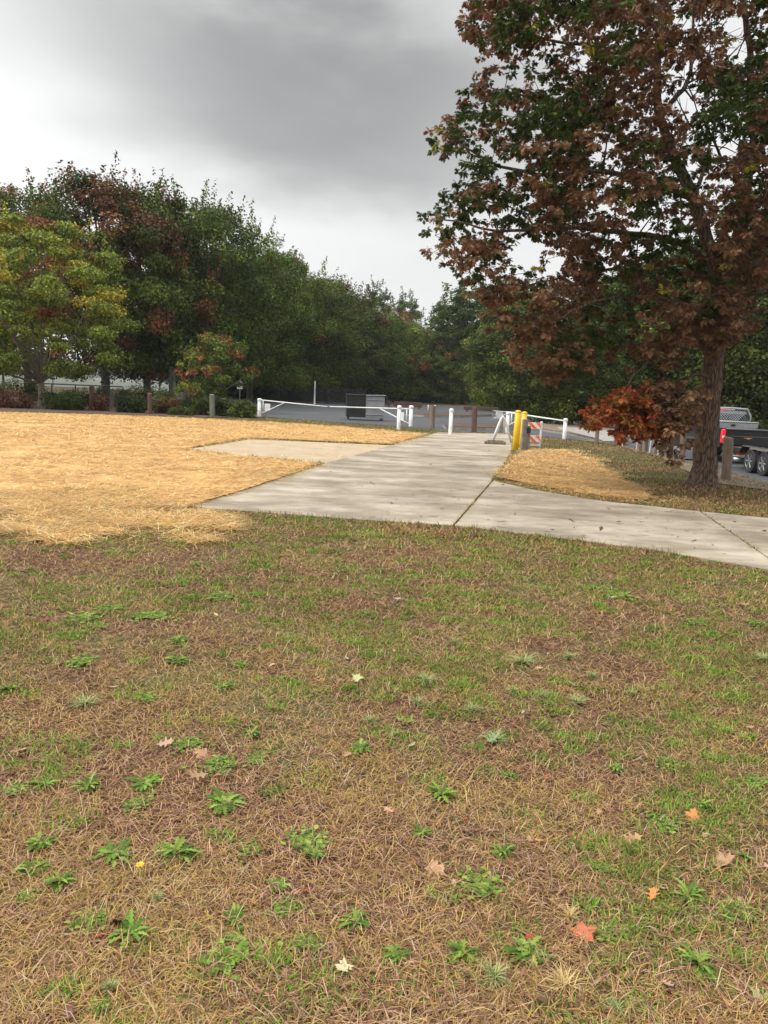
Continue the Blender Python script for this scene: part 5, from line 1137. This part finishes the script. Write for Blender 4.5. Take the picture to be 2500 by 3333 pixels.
WD = [(7, 350, 350, 130, 'c'), (7, 370, 155, 120, 'c'), (7, 470, 115, 100, 'c'), (7, 650, 150, 150, 'c'), (7, 945, 65, 110, 'c'), (7, 1110, 52, 70, 'c'), (7, 770, 255, 110, 'd'), (7, 765, 342, 110, 'd'), (7, 1040, 360, 80, 'c'), (7, 370, 532, 170, 't'),
 (7, 625, 505, 110, 'c'), (7, 965, 460, 110, 'd'), (7, 1110, 772, 90, 'c'), (7, 1085, 665, 90, 'd'), (7, 612, 875, 175, 'd'), (7, 380, 892, 140, 'd'), (7, 975, 965, 210, 'd'), (7, 1560, 725, 120, 'd'), (7, 810, 708, 130, 'c'), (7, 945, 800, 130, 'c'),
 (7, 600, 962, 110, 'c'), (7, 172, 1142, 150, 'd'), (7, 140, 1250, 130, 'd'), (7, 265, 1312, 130, 'd'), (7, 520, 1180, 180, 'd'), (7, 765, 1180, 190, 'd'), (7, 1325, 1130, 150, 'c'), (7, 1205, 1325, 110, 'd'), (7, 1070, 1160, 110, 'c'), (7, 680, 1378, 90, 't'),
 (7, 565, 1535, 190, 'd'), (7, 390, 1472, 120, 'c'), (7, 1020, 1450, 110, 'd'), (7, 1000, 1625, 220, 'c'), (7, 1540, 1492, 150, 'd'), (7, 480, 1772, 120, 't'), (7, 430, 1850, 110, 'd'), (7, 1325, 1570, 110, 'c'), (7, 40, 470, 90, 'd'), (7, 1230, 1420, 110, 'c'), (7, 105, 1370, 90, 'c'), (7, 60, 905, 90, 'c'), (7, 190, 885, 110, 'd'), (7, 1600, 610, 110, 't'), (7, 1340, 1185, 120, 'd'),
 (8, 250, 930, 140, 'd'), (8, 480, 690, 180, 't'), (8, 180, 435, 130, 't'), (8, 1350, 175, 100, 'c'), (8, 1620, 180, 80, 'c'), (8, 1000, 50, 150, 'c'), (8, 540, 845, 90, 'd'), (8, 1000, 812, 90, 'd'), (8, 1372, 972, 100, 'd'), (8, 1200, 1055, 120, 'c'),
 (8, 510, 1182, 120, 'd'), (8, 420, 1320, 160, 'c'), (8, 940, 1240, 90, 'c'), (8, 1310, 1370, 150, 'd'), (8, 1510, 1430, 120, 'c'), (8, 965, 1535, 130, 'c'), (8, 620, 1615, 220, 'd'), (8, 470, 1725, 160, 't'), (8, 340, 1620, 140, 'd'), (8, 60, 1635, 130, 'd'),
 (8, 1350, 1665, 170, 'd'), (8, 1000, 1865, 130, 't'), (8, 1600, 872, 110, 'c'), (8, 1060, 488, 70, 't'), (8, 160, 1085, 110, 'd'), (8, 300, 265, 110, 't'), (8, 800, 330, 120, 't'), (8, 600, 350, 150, 't'), (8, 680, 500, 110, 't'), (8, 830, 525, 130, 't'), (8, 900, 415, 90, 't'), (8, 380, 560, 120, 't'), (8, 140, 530, 100, 't'), (8, 1560, 1200, 80, 'd'), (8, 780, 1760, 190, 'g'), (8, 800, 1460, 150, 'g'), (8, 1390, 1480, 80, 'g'), (8, 1640, 340, 110, 't'), (8, 560, 480, 110, 't'), (8, 1230, 790, 90, 'c')]
M_dry = leafmat('dry_tuft', .1, .7); used = set()
M_tan = mat('dry_tan_blade', (.52, .38, .15), .7, var=.3, scale=40)
KN = {'c': ('low leafy weed patch', 'clover'), 'd': ('broad leafed weed rosette', 'dandelion'), 't': ('pale spiky grass tuft', 'tuft'), 'g': ('dry golden grass clump', 'tuft')}
for i_, (vw, a, b, wv, kc) in enumerate(WD):
    px, py = (A7 if vw == 7 else A8)(a, b); x, y = at(px, py); r_ = wv / 1.327 / FPX * math.hypot(x, y, EYE) / 2 * 1.25
    me = RM[KN[kc][1]][i_ % 5]
    if kc == 'g': me = me.copy(); me.materials.clear(); me.materials.append(M_tan)
    o = bpy.data.objects.new('grass_tuft' if kc in 'tg' else 'weed', me); C.objects.link(o)
    if not me.materials: me.materials.append(M_blade)
    o.location = (x, y, .012); o.scale = (r_ * (.85 + .5 * ((i_ * 7) % 5) / 5), r_, min(r_, .08) * (1.0 if kc in 'tg' else 1.0)); o.rotation_euler = (0, 0, i_ * 1.7)
    cand = sorted(spots, key=lambda s_: (s_[0] - x) ** 2 + (s_[1] - y) ** 2)
    big = 'big ' if wv > 160 else ('small ' if wv < 95 else '')
    done = None
    for s_ in cand:
        dx, dy = s_[0] - x, s_[1] - y; dist = math.hypot(dx, dy)
        where = 'touching the' if dist < r_ else (('left of the' if dx > 0 else 'right of the') if abs(dx) > abs(dy) else ('in front of the' if dy > 0 else 'behind the'))
        short = ' '.join(s_[2].split()[:9]).rstrip(',')
        while short.split()[-1] in ('the', 'a', 'of', 'at', 'on', 'in', 'near', 'and', 'right', 'beside', 'under', 'above', 'with', 'lying', 'toward', 'by', 'to', 'two', 'left', 'into', 'just', 'big', 'bright', 'small', 'against', 'green', 'upper', 'lower', 'wide'): short = ' '.join(short.split()[:-1])
        lab = f'{big}{KN[kc][0]} {where} {short}'
        if len(lab.split()) > 16: lab = ' '.join(lab.split()[:16])
        if lab not in used: done = lab; break
    used.add(done); tag(o, done, 'grass tuft' if kc in 'tg' else 'weed', 'grass tufts in the lawn' if kc in 'tg' else 'weeds in the lawn')
x, y = at(*A7(607, 1280)); e = empty('dandelion', (x, y, 0), .4, label='single yellow flower on a short stem at the lower left', cat='flower')
MB().tube([(0, 0, 0), (.004, 0, .03), (.0, .004, .052)], .0022, 6).build('stem', mat('flower_stem', (.2, .3, .08), .6), e)
pt = MB()
for k in range(26):
    a = k * 2.4; r_ = .004 + .010 * (k / 26); pt.add([(0, 0, .052), (r_ * math.cos(a - .2), r_ * math.sin(a - .2), .058), (r_ * 1.3 * math.cos(a), r_ * 1.3 * math.sin(a), .058 - .003 * k / 26), (r_ * math.cos(a + .2), r_ * math.sin(a + .2), .058)], [(0, 1, 2, 3)])
pt.build('petals', mat('yellow_petals', (.85, .55, .02), .5), e)

# ------------------------------------------------------------------ haze
hb_ = MB().box((0, 2800, 14.2), (8400, 6800, 31.0)).build('haze', None)
hm = bpy.data.materials.new('haze_air'); hm.use_nodes = True; hn = hm.node_tree.nodes
for n_ in list(hn): hn.remove(n_)
ho = hn.new('ShaderNodeOutputMaterial'); hv = hn.new('ShaderNodeVolumePrincipled'); hv.inputs['Color'].default_value = (.92, .94, .97, 1); hv.inputs['Density'].default_value = .00024
hm.node_tree.links.new(hv.outputs[0], ho.inputs['Volume']); hb_.data.materials.append(hm); tag(hb_, 'pale haze in the air', kind='stuff')
